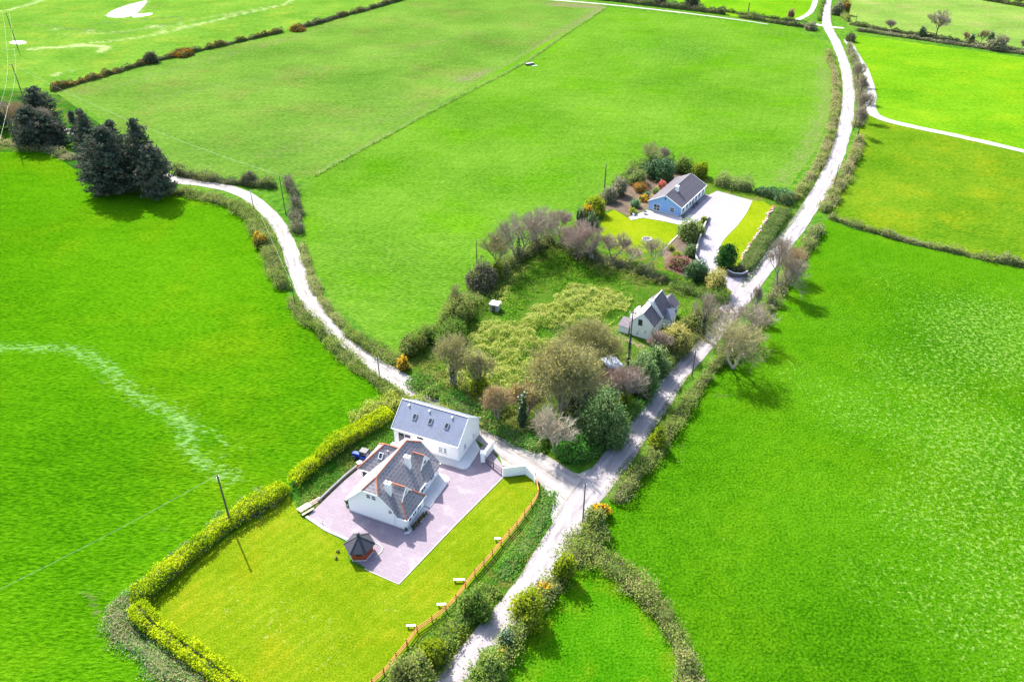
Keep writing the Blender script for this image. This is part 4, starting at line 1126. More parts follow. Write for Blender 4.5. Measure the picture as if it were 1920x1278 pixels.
def conifer(label, bx, by, top, wpx, seed, leaf='conifer', full=0.08, droop=0.25, group=None, lean=0.0, dens=1.0, size=0.75, name='conifer_tree', cut=1.0):
    rng = np.random.default_rng(seed)
    b = G(bx, by)
    h = ZT(b, top)
    w = WD(b, wpx)
    root = thing(name, label, 'tree', b, rng.uniform(0, 6.28), group)
    n_in = int(700 * dens)
    m = MB()
    m.bar((0, 0, 0), (0, 0, h * 0.55), 0.03 * h * 0.6, 0.018 * h * 0.6, 6)
    m.bar((0, 0, h * 0.55), (0, 0, h * 0.97), 0.018 * h * 0.6, 0.02, 6)
    PP, DD = [], []
    n = int(150 * dens)
    for i in range(n):
        t = rng.uniform(full, 0.985) ** 1.0
        z0 = h * t
        prof = (1 - t) ** 0.75 if cut >= 1 else min(1.0, (1 - t) * 2.2) ** 0.6
        ln = w * 0.5 * (prof * rng.uniform(0.65, 1.15) + 0.05)
        a = rng.uniform(0, 6.283)
        k = max(3, int(ln / 0.42))
        upk = rng.uniform(-0.1, 0.35)
        s = np.linspace(0.12, 1, k)
        x = s * ln
        z = z0 + x * upk - droop * x * s + 0.25 * ln * s ** 3
        base = np.stack([math.cos(a) * x, math.sin(a) * x, z], 1)
        m.bar((0, 0, z0), tuple(base[-1]), 0.05, 0.02, 3)
        for r in range(6):
            off = rng.normal(size=(k, 3)) * (0.10 * ln * (1.15 - s)[:, None] + 0.22)
            off[:, 2] *= 0.7
            PP.append(base + off)
    P = np.vstack(PP)
    P = P[P[:, 2] > 0.15]
    m.build('trunk', M['bark_dark'], root)
    V, F, R = cards(P, size, rng, up=0.3, aspect=0.5)
    o = link('crown', np_mesh('crown', V, F, M[leaf], R), root)
    return root


def bush(label, bx, by, top, wpx, leaf, seed, dens=30.0, size=0.34, name='shrub', cat='shrub', lobes=10, group=None, core='core', twigs=0, flat=1.0, tw='twig'):
    rng = np.random.default_rng(seed)
    b = G(bx, by)
    h = max(0.5, ZT(b, top))
    w = max(0.5, WD(b, wpx))
    root = thing(name, label, cat, b, 0, group)
    cs = []
    for i in range(lobes):
        a = 6.283 * i / lobes + rng.normal() * 0.4
        rr = 0.05 * w if i == 0 else rng.uniform(0.14, 0.36) * w
        k = rng.uniform(0.26, 0.34) if i == 0 else rng.uniform(0.15, 0.29)
        hz = h * (1.0 if i == 0 else rng.uniform(0.4, 0.98))
        cs.append((math.cos(a) * rr, math.sin(a) * rr, hz * 0.5, w * k, hz * 0.52))
    # inner mass: added lumps that keep the bush dark inside
    bmx = bmesh.new()
    for c in cs:
        q = bmesh.ops.create_icosphere(bmx, subdivisions=1, radius=1.0)
        for v in q['verts']:
            v.co = Vector((c[0] + v.co.x * c[3] * 0.72, c[1] + v.co.y * c[3] * 0.72, max(0, c[2] + v.co.z * c[4] * 0.82)))
    me = bpy.data.meshes.new('inner_mass')
    bmx.to_mesh(me)
    bmx.free()
    a = me.attributes.new('rnd', 'FLOAT', 'POINT')
    a.data.foreach_set('value', rng.random(len(me.vertices)).astype(np.float32))
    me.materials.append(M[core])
    link('inner_mass', me, root)
    Q = []
    for c in cs:
        area = 4 * c[3] * c[3] + 8 * c[3] * c[4]
        m = max(20, int(area * dens * 0.62))
        d = rng.normal(size=(m, 3))
        d /= np.linalg.norm(d, axis=1)[:, None]
        rad = rng.uniform(0.78, 1.05, m) + 0.42 * rng.random(m) ** 3
        lump = 1 + 0.3 * (vnoise(d[:, 0] * 3 + seed, d[:, 1] * 3 + d[:, 2] * 2, 1.0) - 0.5) * 2
        q = np.stack([c[0] + d[:, 0] * c[3] * rad * lump, c[1] + d[:, 1] * c[3] * rad * lump, c[2] + d[:, 2] * c[4] * rad * lump], 1)
        Q.append(q[q[:, 2] > 0.03])
    Q = np.vstack(Q)
    V, F, R = cards(Q, size, rng, up=0.75)
    o = link('foliage', np_mesh('foliage', V, F, M[leaf], R), root)
    o["kind"] = "stuff"
    if twigs:
        k = rng.integers(0, len(Q), twigs)
        D = Q[k] * np.array([1.0, 1.0, 0.6]) + np.array([0, 0, 0.4 * h]) + rng.normal(size=(twigs, 3)) * 0.3 * w
        D /= np.linalg.norm(D, axis=1)[:, None]
        V, F, R = blades(Q[k] * 0.9, D, rng.uniform(0.4, 1.1, twigs), 0.06, rng)
        o = link('twigs', np_mesh('twigs', V, F, M[tw], R), root)
        o["kind"] = "stuff"
    return root


# conifers and dark trees at the left
conifer('tall dark conifer, rightmost of the wood by the lane, with a pointed top', 285, 358, 222, 96, 101, dens=1.7)
conifer('tall dark conifer at the left of the clump by the lane, highest top', 182, 318, 204, 72, 102, dens=1.4)
conifer('broad brownish conifer in the front of the clump by the lane', 222, 364, 236, 92, 103, dens=1.5, cut=0.5, leaf='conifer')
conifer('dark conifer in the middle of the clump, half hidden by its neighbours', 235, 338, 225, 80, 104, dens=1.4)
conifer('low dark conifer at the right foot of the clump, leaning over the lane', 303, 372, 272, 62, 105, dens=1.1, cut=0.5, full=0.05)
conifer('short dark conifer at the left edge of the clump, against the drilled field', 152, 275, 208, 38, 106, dens=0.8)
conifer('low conifer in front of the clump at the edge of the bright pasture', 200, 362, 290, 70, 120, dens=1.2, cut=0.5, full=0.05)
conifer('small dense blue-green conifer between the two groups of trees', 108, 272, 222, 48, 107, dens=1.1, cut=0.5, full=0.04)
conifer('dark spruce behind the bare brown trees at the far left', 86, 245, 162, 62, 108, dens=1.2, cut=0.7)
conifer('dark conifer at the left edge of the picture', 4, 240, 166, 50, 109, dens=1.0)
conifer('dark conifer beside the leaning power pole at the far left', 62, 262, 205, 52, 112, dens=1.0, cut=0.6)
bare_tree('brown leafless tree among the conifers at the far left', 50, 262, 188, 62, 'twig_brown', 'bark', 110, nt=9)
bare_tree('grey leafless tree on the left of the dark conifers by the edge of the picture', 24, 252, 192, 50, 'twig', 'bark', 111, nt=9, ivy=True)
bare_tree('brown leafless tree standing inside the conifer clump by the lane', 215, 350, 258, 60, 'twig_brown', 'bark_pale', 113, nt=9)

conifer('dull brownish evergreen in front of the dark spruce at the far left', 72, 276, 200, 66, 114, dens=1.2, cut=0.6)
bare_tree('grey twiggy tree between the spruce and the small blue-green conifer', 100, 268, 200, 50, 'twig', 'bark', 115, nt=10, multi=2)

# the plot and its boundary
bare_tree('spreading leafless tree at the top left of the plot, with ivy on its stem', 972, 492, 402, 105, 'twig', 'bark', 121, nt=16, ivy=True, trunk=0.2, up=0.5, multi=2)
bare_tree('leafless tree at the top corner of the plot, next to the spreading one', 1003, 470, 392, 85, 'twig', 'bark', 122, nt=16, ivy=True, up=0.5, multi=2)
bare_tree('small twiggy tree at the field edge behind the plot corner', 1050, 445, 395, 65, 'twig_pink', 'bark', 123, nt=15, multi=2)
bare_tree('pinkish leafless tree in the row above the plot, first from the plot corner', 1085, 475, 415, 83, 'twig_pink', 'bark', 124, nt=16, multi=2)
bare_tree('large pinkish leafless tree in the row above the plot, left of the lawn', 1112, 490, 418, 101, 'twig_pink', 'bark', 125, nt=17, ivy=True, up=0.5, multi=2)
bare_tree('leafless tree in front of the lower left corner of the bungalow lawn', 1148, 488, 440, 70, 'twig', 'bark', 126, nt=15, up=0.5, multi=2)
bare_tree('thin leafless tree in front of the stone ring on the lawn', 1215, 510, 450, 76, 'twig', 'bark_pale', 127, nt=8)
bare_tree('low pinkish tree in front of the shrub bed of the bungalow', 1178, 500, 462, 56, 'twig_pink', 'bark', 128, nt=8)
bare_tree('sparse leafless tree standing in the field edge left of the plot', 930, 510, 440, 67, 'twig_olive', 'bark', 129, nt=13, multi=2)
bush('dark rounded thorn bush on the upper-left boundary of the plot', 902, 535, 492, 62, 'dark_hedge', 130, twigs=260, size=0.42)
bush('scrubby yellow-topped bush at the upper-left boundary of the plot', 930, 520, 488, 34, 'yellowgreen', 131, dens=14)
bare_tree('small leafless tree left of the little hut in the plot', 865, 585, 530, 52, 'twig_olive', 'bark', 132, nt=8)
bush('grey-brown thicket at the plot boundary below the small leafless tree', 858, 600, 560, 60, 'scrub', 133, twigs=160)
bush('dark bramble mound left of the little hut', 842, 640, 605, 70, 'scrub_green', 134, twigs=140, lobes=11)
bare_tree('olive leafless tree at the lower left of the plot, with a dark ivy stem', 850, 728, 634, 100, 'twig_olive', 'bark', 135, leaf='olive', leafn=1800, nt=11, ivy=True, up=0.5, multi=3, lsize=0.28)
bare_tree('brownish slender tree right of the olive one at the lower left of the plot', 898, 740, 652, 64, 'twig_olive', 'bark', 136, leaf='bramble', leafn=900, nt=9, ivy=True, multi=2, lsize=0.28)
bush('yellowish bush at the foot of the slender tree above the lane', 905, 745, 708, 44, 'yellowgreen', 137, dens=22)
bare_tree('brown twiggy sapling group above the lane, middle of the plot edge', 932, 795, 728, 52, 'twig_brown', 'bark', 138, leaf='willow', leafn=500, nt=10, multi=3)
bush('narrow dark ivy-covered stump among the brown saplings', 980, 800, 738, 20, 'ivy', 139, lobes=4, name='ivy_stump', cat='tree stump', size=0.36)
bare_tree('brown twiggy bush left of the great willow', 985, 785, 715, 66, 'twig_brown', 'bark', 140, leaf='willow', leafn=900, nt=10, multi=4)
bare_tree('great spreading willow with a pale forked trunk, largest in the plot', 1052, 775, 636, 132, 'twig_olive', 'bark_pale', 141, leaf='willow', leafn=9000, nt=14, multi=8, trunk=0.10, up=0.3, spread=0.95, name='willow_tree', lsize=0.3)
bare_tree('rounded olive tree between the willow and the derelict cottage, dark ivy in its middle', 1108, 695, 604, 108, 'twig_olive', 'bark', 142, leaf='olive', leafn=6000, nt=12, ivy=True, up=0.3, multi=6, trunk=0.10, name='willow_tree', lsize=0.3)
bare_tree('pale leafless tree with whitish branches at the lower corner of the plot', 1042, 845, 762, 80, 'twig_pale', 'bark_pale', 143, nt=11, trunk=0.3, multi=2)
bush('great pale-leaved rhododendron in the lower corner of the plot', 1128, 828, 738, 92, 'rhodo', 144, dens=44, size=0.34, lobes=13)
bush('rhododendron by the road, nearest to the grey-roofed shed', 1200, 735, 668, 62, 'rhodo', 145, dens=44, size=0.34, lobes=9)
bush('rhododendron behind its twin, nearest to the derelict cottage', 1226, 702, 652, 54, 'rhodo', 146, dens=44, size=0.34, lobes=9)
bare_tree('reddish-brown leafless shrub between the two clumps of rhododendron', 1168, 765, 690, 68, 'twig_pink', 'bark', 147, nt=12, multi=4)
bare_tree('bare whippy shrub in front of the grey-roofed shed', 1138, 742, 690, 56, 'twig_pink', 'bark_pale', 148, nt=8, multi=3)
bush('dark shrub in the shade right of the willow', 1090, 770, 715, 52, 'ivy', 149, lobes=5, size=0.4)
bush('rounded tan shrub below the porch of the derelict cottage', 1262, 660, 612, 58, 'willow', 150, twigs=320, dens=26, tw='twig_brown')
bare_tree('thin pinkish leafless tree at the front corner of the derelict cottage', 1234, 666, 618, 44, 'twig_pink', 'bark_pale', 151, nt=7, multi=2)
bare_tree('dark ivy-grown leafless tree on the roadside by the derelict cottage', 1316, 632, 552, 50, 'twig', 'bark_dark', 152, nt=4, ivy=True)
bush('shrubby mound at the roadside by the derelict cottage', 1300, 616, 586, 48, 'scrub', 153, twigs=180)
bush('bright green bush at the foot of the great rhododendron, by the junction', 1078, 856, 820, 60, 'bank_green', 154, dens=26)
bush('yellow-green bush between the rhododendrons on the road bank', 1172, 772, 738, 30, 'yellowgreen', 155, dens=20)
bush('orange-flowered gorse at the lane corner of the plot', 757, 690, 668, 26, 'gorse', 156, dens=18)
bush('gorse tuft with orange flowers at the field edge of the plot', 785, 655, 632, 22, 'gorse', 157, dens=16)
bush('grey thorn bush at the left corner of the plot, in the field', 765, 662, 632, 36, 'scrub', 158, twigs=100)

# right of the road
bare_tree('sprawling leafless tree across the road from the cottage, with one long whitish branch', 1374, 690, 594, 126, 'twig_olive', 'bark_pale', 161, nt=15, multi=2, spread=1.0, trunk=0.2)
bare_tree('leafless tree across the road, behind the sprawling one', 1388, 640, 570, 113, 'twig', 'bark', 162, nt=14, spread=0.9, multi=2)
bare_tree('crooked dark sapling leaning over the road near the cottage', 1358, 672, 614, 36, 'twig', 'bark_dark', 163, nt=4)
bare_tree('thin leafless sapling at the roadside opposite the bungalow gateway', 1416, 594, 532, 26, 'twig', 'bark', 164, nt=3)
bare_tree('tall leafless tree with upright grey limbs opposite the clipped hedge', 1458, 545, 448, 87, 'twig', 'bark', 165, nt=13, multi=2, up=0.7)
bare_tree('brown twiggy tree beside the tall one, on the field side', 1482, 520, 462, 67, 'twig_brown', 'bark', 166, nt=15, multi=2)
bush('yellow-green bush in the roadside hedge, below the plot corner', 1233, 838, 800, 36, 'yellowgreen', 167, dens=26)
bush('gorse in orange flower at the road junction', 1125, 965, 945, 36, 'gorse', 168, dens=22)
bush('round grey-green bush just below the flowering gorse at the junction', 1118, 990, 955, 42, 'scrub', 169, twigs=140)
bush('yellow-green round bush where the field hedges meet', 1055, 1085, 1040, 42, 'yellowgreen', 170, dens=26)
bush('gorse in orange flower halfway down the paddock hedge', 1022, 1115, 1094, 30, 'gorse', 171, dens=24)
bush('large lime-green bush in the paddock hedge below the flowering gorse', 993, 1165, 1112, 60, 'yellowgreen', 172, dens=30, lobes=11)
bush('dark blue-green bush in the paddock hedge', 951, 1215, 1185, 34, 'ivy', 173, lobes=5)
bush('small gorse with orange flowers near the bottom of the paddock hedge', 938, 1238, 1218, 22, 'gorse', 174, dens=24)
bush('olive bush at the bottom end of the paddock hedge', 915, 1278, 1232, 64, 'scrub_green', 175, twigs=120, lobes=11)
bush('round yellowish bush on the brambly bank near the bottom', 812, 1235, 1200, 48, 'yellowgreen', 176, dens=26)
bush('dark glossy bramble mound on the bank, beside the road', 892, 1148, 1108, 62, 'scrub_green', 177, dens=30)
bush('olive bramble mound at the bottom of the fence bank', 775, 1282, 1238, 70, 'scrub', 178, twigs=120, lobes=11)
bush('tall gorse with orange flowers beside the lane bend', 490, 465, 440, 26, 'gorse', 179, dens=16)
bush('small orange gorse above the tall one at the lane bend', 484, 450, 433, 18, 'gorse', 180, dens=16)
bush('brown bush behind the fork of the lane, in the hedge by the pole', 470, 345, 322, 30, 'dark_hedge', 181, twigs=100)
bush('dark bush with orange gorse beside it, highest in the long gorse hedge', 282, 118, 98, 30, 'dark_hedge', 182, size=0.55, dens=12)
bush('orange-brown gorse bush in the middle of the long gorse hedge', 345, 104, 92, 42, 'gorse_far', 183, size=0.55, dens=10)
bush('orange gorse at the near end of the far hedge', 556, 58, 46, 28, 'gorse_far', 184, size=0.55, dens=10)

# trees along the upper road and the far hedges
for i, (bx, by, tp, w, lab) in enumerate((
        (1608, 255, 200, 34, 'leafless tree in the roadside hedge, nearest of the four along the olive field'),
        (1612, 225, 168, 36, 'leafless tree in the roadside hedge, at the corner of the side track'),
        (1612, 190, 140, 30, 'leafless tree between the road and the side track, above the track corner'),
        (1606, 160, 118, 24, 'small leafless tree between road and side track, farthest of the four'))):
    bare_tree(lab, bx, by, tp, w, 'twig', 'bark_dark', 190 + i, nt=8, spread=0.85)
bare_tree('large leafless tree standing over the far pair of hedges', 1752, 74, 18, 42, 'twig', 'bark_dark', 200, nt=9, minr=0.12)
bare_tree('small wind-bent leafless tree left of the large far one', 1671, 60, 37, 26, 'twig', 'bark_dark', 201, nt=9, minr=0.1)
bush('dark holly-like bush just left of the large far tree', 1728, 70, 49, 15, 'ivy', 202, size=0.6, dens=8)
bare_tree('first wind-bent thorn right of the large far tree', 1804, 80, 60, 20, 'twig_brown', 'bark_dark', 203, nt=9, minr=0.1)
bush('dark evergreen bush between two wind-bent thorns', 1820, 82, 64, 12, 'ivy', 204, size=0.6, dens=8)
bare_tree('yellow-twigged thorn right of the dark evergreen bush', 1836, 84, 56, 26, 'twig_olive', 'bark_dark', 205, nt=9, minr=0.1)
bush('broad grey twiggy bush in front of the far hedge', 1868, 94, 68, 36, 'grey_hedge', 206, size=0.6, dens=10, twigs=200)
bush('round dark ivy crown behind the grey twiggy bush', 1856, 80, 60, 14, 'ivy', 207, size=0.6, dens=8)
bare_tree('little thorn at the right of the grey twiggy bush', 1884, 90, 70, 16, 'twig_brown', 'bark_dark', 208, nt=8, minr=0.1)
bare_tree('last small thorn on the far hedge at the right edge of the picture', 1914, 92, 74, 18, 'twig', 'bark_dark', 209, nt=8, minr=0.1)
bare_tree('small tree on the farthest hedge in the top right corner', 1907, 10, -8, 20, 'twig', 'bark_dark', 210, nt=8, minr=0.12)
bush('dark tree-like bush on the farm track, left one at the top edge', 1236, 8, -14, 26, 'dark_hedge', 211, size=0.7, dens=8)
bush('dark tree-like bush on the farm track, right one at the top edge', 1298, 16, -12, 28, 'dark_hedge', 212, size=0.7, dens=8)
bush('reddish rounded bush behind the far crossroads', 1482, 36, 17, 12, 'maroon', 213, size=0.6, dens=8)
bush('brown bush at the corner of the far crossroads', 1520, 56, 42, 26, 'grey_hedge', 214, size=0.6, dens=8, twigs=60)
bush('dark bush beside the start of the side track', 1594, 78, 62, 22, 'dark_hedge', 215, size=0.6, dens=8)
bush('grey bush with yellow gorse along the far end of the road', 1570, 28, 4, 24, 'grey_hedge', 216, size=0.6, dens=8, twigs=60)
bush('yellow gorse clump beside the grey bush at the far end of the road', 1584, 28, 2, 16, 'gorse_far', 217, size=0.6, dens=8)

# bungalow garden
conifer('solitary bright green cypress beside the bungalow gateway', 1359, 505, 459, 37, 221, leaf='cypress', full=0.02, droop=0.05, dens=1.6, size=0.42, name='cypress_tree', cut=0.7)
bush('round pale green tree-like shrub at the corner of the bungalow patio', 1290, 450, 412, 42, 'palegreen', 222, dens=22, size=0.42, lobes=11)
bush('spiky pale shrub right of the round one, beside the drive wall', 1312, 440, 420, 22, 'palegreen', 223, dens=18)
bush('yellow-green clipped bush at the head of the drive wall', 1320, 418, 406, 14, 'yellowgreen', 224, dens=24)
bush('bright yellow gorse-like shrub at the lower left of the bungalow garden', 1114, 402, 372, 40, 'yellowgreen', 225, dens=22, size=0.42)
bush('orange-flowered bush left of the yellow shrub', 1102, 412, 386, 26, 'gorse', 226, dens=16)
bush('dark evergreen shrub below the orange-flowered bush', 1108, 425, 400, 32, 'laurel', 227, dens=16)
bush('dark columnar evergreen at the field edge left of the orange-flowered bush', 1088, 418, 390, 16, 'ivy', 228, lobes=4)
bush('grey leafless bush beside the tall pole behind the garden', 1160, 365, 335, 30, 'grey_hedge', 229, twigs=200)
bush('brown leafless bush at the foot of the tall pole', 1138, 378, 352, 34, 'grey_hedge', 230, twigs=160)
bush('large glossy dark evergreen behind the bungalow', 1238, 335, 298, 52, 'laurel', 231, dens=20, size=0.46, lobes=11)
bare_tree('ivy-clad leafless tree with one dark upright stem behind the bungalow', 1218, 325, 268, 46, 'twig_olive', 'bark_dark', 232, nt=8, ivy=True)
bare_tree('grey leafless tree right of the ivy-clad one behind the bungalow', 1240, 318, 276, 40, 'twig', 'bark', 233, nt=8)
bush('drooping yellow-green shrub left of the glossy evergreen', 1196, 345, 318, 36, 'palegreen', 234, dens=18, twigs=60)
bush('palm-like dark green shrub right of the glossy evergreen', 1278, 322, 292, 34, 'scrub_green', 235, dens=18, twigs=80)
bush('bright lime bush above the far end of the bungalow roof', 1312, 332, 304, 36, 'yellowgreen', 236, dens=20, size=0.42)
bush('red-flowered shrub on the soil bank above the bungalow', 1240, 352, 338, 16, 'red_flower', 237, dens=26, size=0.3)
bush('russet ground shrub on the soil bank', 1200, 358, 344, 32, 'russet', 238, dens=20, size=0.3)
bush('grey-green rounded shrub below the red-flowered one', 1230, 362, 350, 16, 'palegreen', 239, dens=24, size=0.3)
bush('blue-green rounded shrub by the left wall of the bungalow', 1193, 388, 374, 22, 'bluegreen', 240, dens=26, size=0.3)
bush('small blue-green shrub above the yellow one by the bungalow wall', 1212, 372, 359, 14, 'bluegreen', 241, dens=26, size=0.3)
bush('yellow-orange shrub by the rear corner of the bungalow', 1206, 376, 365, 16, 'gorse', 242, dens=22, size=0.3)
bush('low lime shrub nearest to the patio table', 1186, 400, 390, 16, 'yellowgreen', 243, dens=26, size=0.3)
bush('little yellow shrub in the middle of the soil bank', 1152, 372, 363, 12, 'gorse', 244, dens=22, size=0.3)
bush('maroon shrub in the bed beside the drive', 1272, 500, 482, 44, 'maroon', 245, dens=18)
bush('dark glossy laurel above the plot hedge at the gateway', 1304, 522, 488, 46, 'laurel', 246, dens=22, size=0.42, lobes=11)
bush('tan leafless shrub at the corner of the gateway', 1342, 545, 508, 42, 'willow', 247, twigs=220, tw='twig_brown')
bush('lime clipped hedge block in the shrub bed, nearest the lawn edge', 1256, 468, 458, 18, 'yellowgreen', 248, dens=26, size=0.3, lobes=5)
bush('lime clipped hedge block in the shrub bed, nearest the maroon shrub', 1268, 482, 472, 22, 'yellowgreen', 249, dens=26, size=0.3, lobes=5)
bush('variegated pale shrub in the bed below the round tree-like shrub', 1292, 478, 460, 28, 'rhodo', 250, dens=24, size=0.34)
bush('dark shrub by the gate pier, right of the cypress', 1384, 512, 496, 26, 'dark_hedge', 251, dens=20, twigs=60)

# white house planting: pots by the gable, a row of dark domes by the bay
for i, (bx, by, tp, w) in enumerate(((651, 944, 934, 9), (658, 946, 937, 10), (657, 953, 942, 10))):
    lab = ('round dark box ball in a pot, left one beside the white gable', 'pale-flowered plant in a pot beside the white gable', 'leafy green plant in a pot at the corner of the white gable')[i]
    b = G(bx, by)
    t = thing('potted_plant', lab, 'potted plant', b, 0, 'potted plants beside the white gable')
    m = MB()
    m.bar((0, 0, 0.05), (0, 0, 0.45), 0.22, 0.30, 10)
    m.build('pot', M['pot'], t)
    r = np.random.default_rng(300 + i)
    d = r.normal(size=(160, 3))
    d /= np.linalg.norm(d, axis=1)[:, None]
    P = d * np.array([0.42, 0.42, 0.4]) * r.uniform(0.6, 1.05, (160, 1)) + np.array([0, 0, 0.78])
    V, F, R = cards(P, 0.22, r)
    link('foliage', np_mesh('foliage', V, F, M[('laurel', 'palegreen', 'bluegreen')[i]], R), t)
for i in range(6):
    t_ = i / 5.0
    bush(('lowest', 'second', 'third', 'fourth', 'fifth', 'highest')[i] + ' dark dome shrub below the bay windows, counted from the house corner', 776 + 24 * t_, 990 - 26 * t_, 982 - 26 * t_, 9.5, 'maroon' if i % 2 else 'ivy', 320 + i, dens=40, size=0.22, lobes=4, group='dome shrubs below the bay windows')
bush('small dark potted bush at the corner of the white gable', 762, 995, 988, 8, 'ivy', 330, dens=40, size=0.2, lobes=4)
bush('upper of two small dark shrubs on the lawn beside the wooden hut', 634, 1034, 1030, 9, 'olive', 331, dens=40, size=0.2, lobes=4)
bush('lower of two small dark shrubs on the lawn beside the wooden hut', 630, 1047, 1043, 8, 'olive', 332, dens=40, size=0.2, lobes=4)


# ------------------------------------------------------------------ buildings
def obox(m, p, r, n, a, b, c):
    """box on a wall: a along r, b up, c along the outward normal n"""
    p, r, n = Vector(p), Vector(r), Vector(n)
    u = Vector((0, 0, 1))
    q = lambda i, j, k: p + r * a[i] + u * b[j] + n * c[k]
    m.hexa([q(0, 0, 0), q(1, 0, 0), q(1, 0, 1), q(0, 0, 1)], [q(0, 1, 0), q(1, 1, 0), q(1, 1, 1), q(0, 1, 1)])


def window(parent, p, r, n, w, h, cols=2, rows=1, frame='frame_white', sill=True, bar=0.08, name='window', glass='glass', trans=None):
    m = MB()
    obox(m, p, r, n, (0, w), (0, bar), (0.002, 0.06))
    obox(m, p, r, n, (0, w), (h - bar, h), (0.002, 0.06))
    for i in range(cols + 1):
        x = (w - bar) * i / cols
        obox(m, p, r, n, (x, x + bar), (bar, h - bar), (0.002, 0.06))
    for j in range(1, rows):
        z = h * j / rows
        for i in range(cols):
            x = (w - bar) * i / cols
            obox(m, p, r, n, (x + bar, x + (w - bar) / cols), (z - bar * 0.35, z + bar * 0.35), (0.004, 0.05))
    f = m.build(name, M[frame], parent)
    g = MB()
    obox(g, p, r, n, (bar * 0.6, w - bar * 0.6), (bar * 0.6, h - bar * 0.6), (0.001, 0.02))
    g.build('pane', M[glass], f)
    if sill:
        s = MB()
        obox(s, p, r, n, (-0.1, w + 0.1), (-0.1, -0.003), (0.001, 0.14))
        s.build('sill', M['concrete'], f)
    return f


def skylight(parent, p, e, s, w, h, frame='metal_grey'):
    """roof window: p centre, e along the eave, s up the slope"""
    p, e, s = Vector(p), Vector(e).normalized(), Vector(s).normalized()
    n = e.cross(s).normalized()
    if n.z < 0:
        n = -n
    m = MB()
    q = lambda a, b, c: p + e * a + s * b + n * c
    for a0, a1, b0, b1 in ((-w / 2, w / 2, -h / 2, -h / 2 + .1), (-w / 2, w / 2, h / 2 - .1, h / 2), (-w / 2, -w / 2 + .1, -h / 2 + .1, h / 2 - .1), (w / 2 - .1, w / 2, -h / 2 + .1, h / 2 - .1)):
        m.hexa([q(a0, b0, 0.0), q(a1, b0, 0.0), q(a1, b1, 0.0), q(a0, b1, 0.0)], [q(a0, b0, .16), q(a1, b0, .16), q(a1, b1, .16), q(a0, b1, .16)])
    f = m.build('skylight', M[frame], parent)
    g = MB()
    a, b = w / 2 - .08, h / 2 - .08
    g.hexa([q(-a, -b, .02), q(a, -b, .02), q(a, b, .02), q(-a, b, .02)], [q(-a, -b, .11), q(a, -b, .11), q(a, b, .11), q(-a, b, .11)])
    g.build('pane', M['glass'], f)
    return f


def chimney(parent, u, v, z0, z1, w=0.95, d=0.6, mat='white', pots=1):
    m = MB()
    m.box(u - w / 2, v - d / 2, z0, u + w / 2, v + d / 2, z1)
    m.box(u - w / 2 - .07, v - d / 2 - .07, z1, u + w / 2 + .07, v + d / 2 + .07, z1 + .14)
    c = m.build('chimney', M[mat], parent)
    for i in range(pots):
        x = u + (i - (pots - 1) / 2) * 0.4
        p = MB()
        p.bar((x, v, z1 + .14), (x, v, z1 + .46), 0.15, 0.11, 10)
        p.build('chimney_pot', M['terracotta'], c)
    return c


def ridge(parent, pts_list, r=0.13, mat='terracotta', name='ridge_tiles'):
    m = MB()
    for a, b in pts_list:
        m.bar(a, b, r, r, 6)
    return m.build(name, M[mat], parent)


# --- white dormer house
A0 = G(656, 957)
ANG = math.radians(-23.5)
H_ = thing('dormer_house', 'large white dormer house with grey slate roofs, terracotta ridges and two white chimneys', 'house', A0, ANG)
W, LL, EZ, RZ = 9.4, 13.6, 2.8, 7.5
SL = (RZ - EZ) / (W / 2)
zj = 6.0
uj = (zj - EZ) / SL
m = MB()
prof = [(0, 0), (W, 0), (W, EZ), (W - uj, zj), (uj, zj), (0, EZ)]
m.hexa([(u, 0, z) for u, z in prof], [(u, LL, z) for u, z in prof])
WC, WH, WU = 2.85, 2.85, 10.8
m.box(W, 0, 0, WU, 2 * WH, EZ - 0.02)
m.box(-2.35, 7.2, 0, -0.003, 13.4, 2.62)
m.build('wall', M['white'], H_)
m = MB()      # grey plinth
m.box(-0.02, -0.03, 0, WU + .03, -0.004, 0.25)
m.box(WU + .002, -0.003, 0, WU + .03, 2 * WH, 0.25)
m.build('plinth', M['concrete'], H_)
ov, vg = 0.35, 0.25
ez = EZ - ov * SL + 0.12
rz = RZ + 0.12
zk = zj + 0.12
m = MB()
m.slab([(W + ov, -vg, ez), (W - uj, -vg, zk), (W / 2, 2.0, rz), (W / 2, LL - 2, rz), (W - uj, LL + vg, zk), (W + ov, LL + vg, ez)])
m.slab([(-ov, -vg, ez), (uj, -vg, zk), (W / 2, 2.0, rz), (W / 2, LL - 2, rz), (uj, LL + vg, zk), (-ov, LL + vg, ez)])
m.slab([(W / 2, 2.0, rz), (uj, -vg, zk), (W - uj, -vg, zk)])
m.slab([(W / 2, LL - 2.0, rz), (uj, LL + vg, zk), (W - uj, LL + vg, zk)])
roof = m.build('roof', M['slate'], H_)
ridge(roof, [((W / 2, 2.0, rz), (W / 2, LL - 2, rz)), ((W / 2, 2.0, rz), (W - uj, -vg, zk)), ((W / 2, 2.0, rz), (uj, -vg, zk)), ((W / 2, LL - 2.0, rz), (W - uj, LL + vg, zk))])


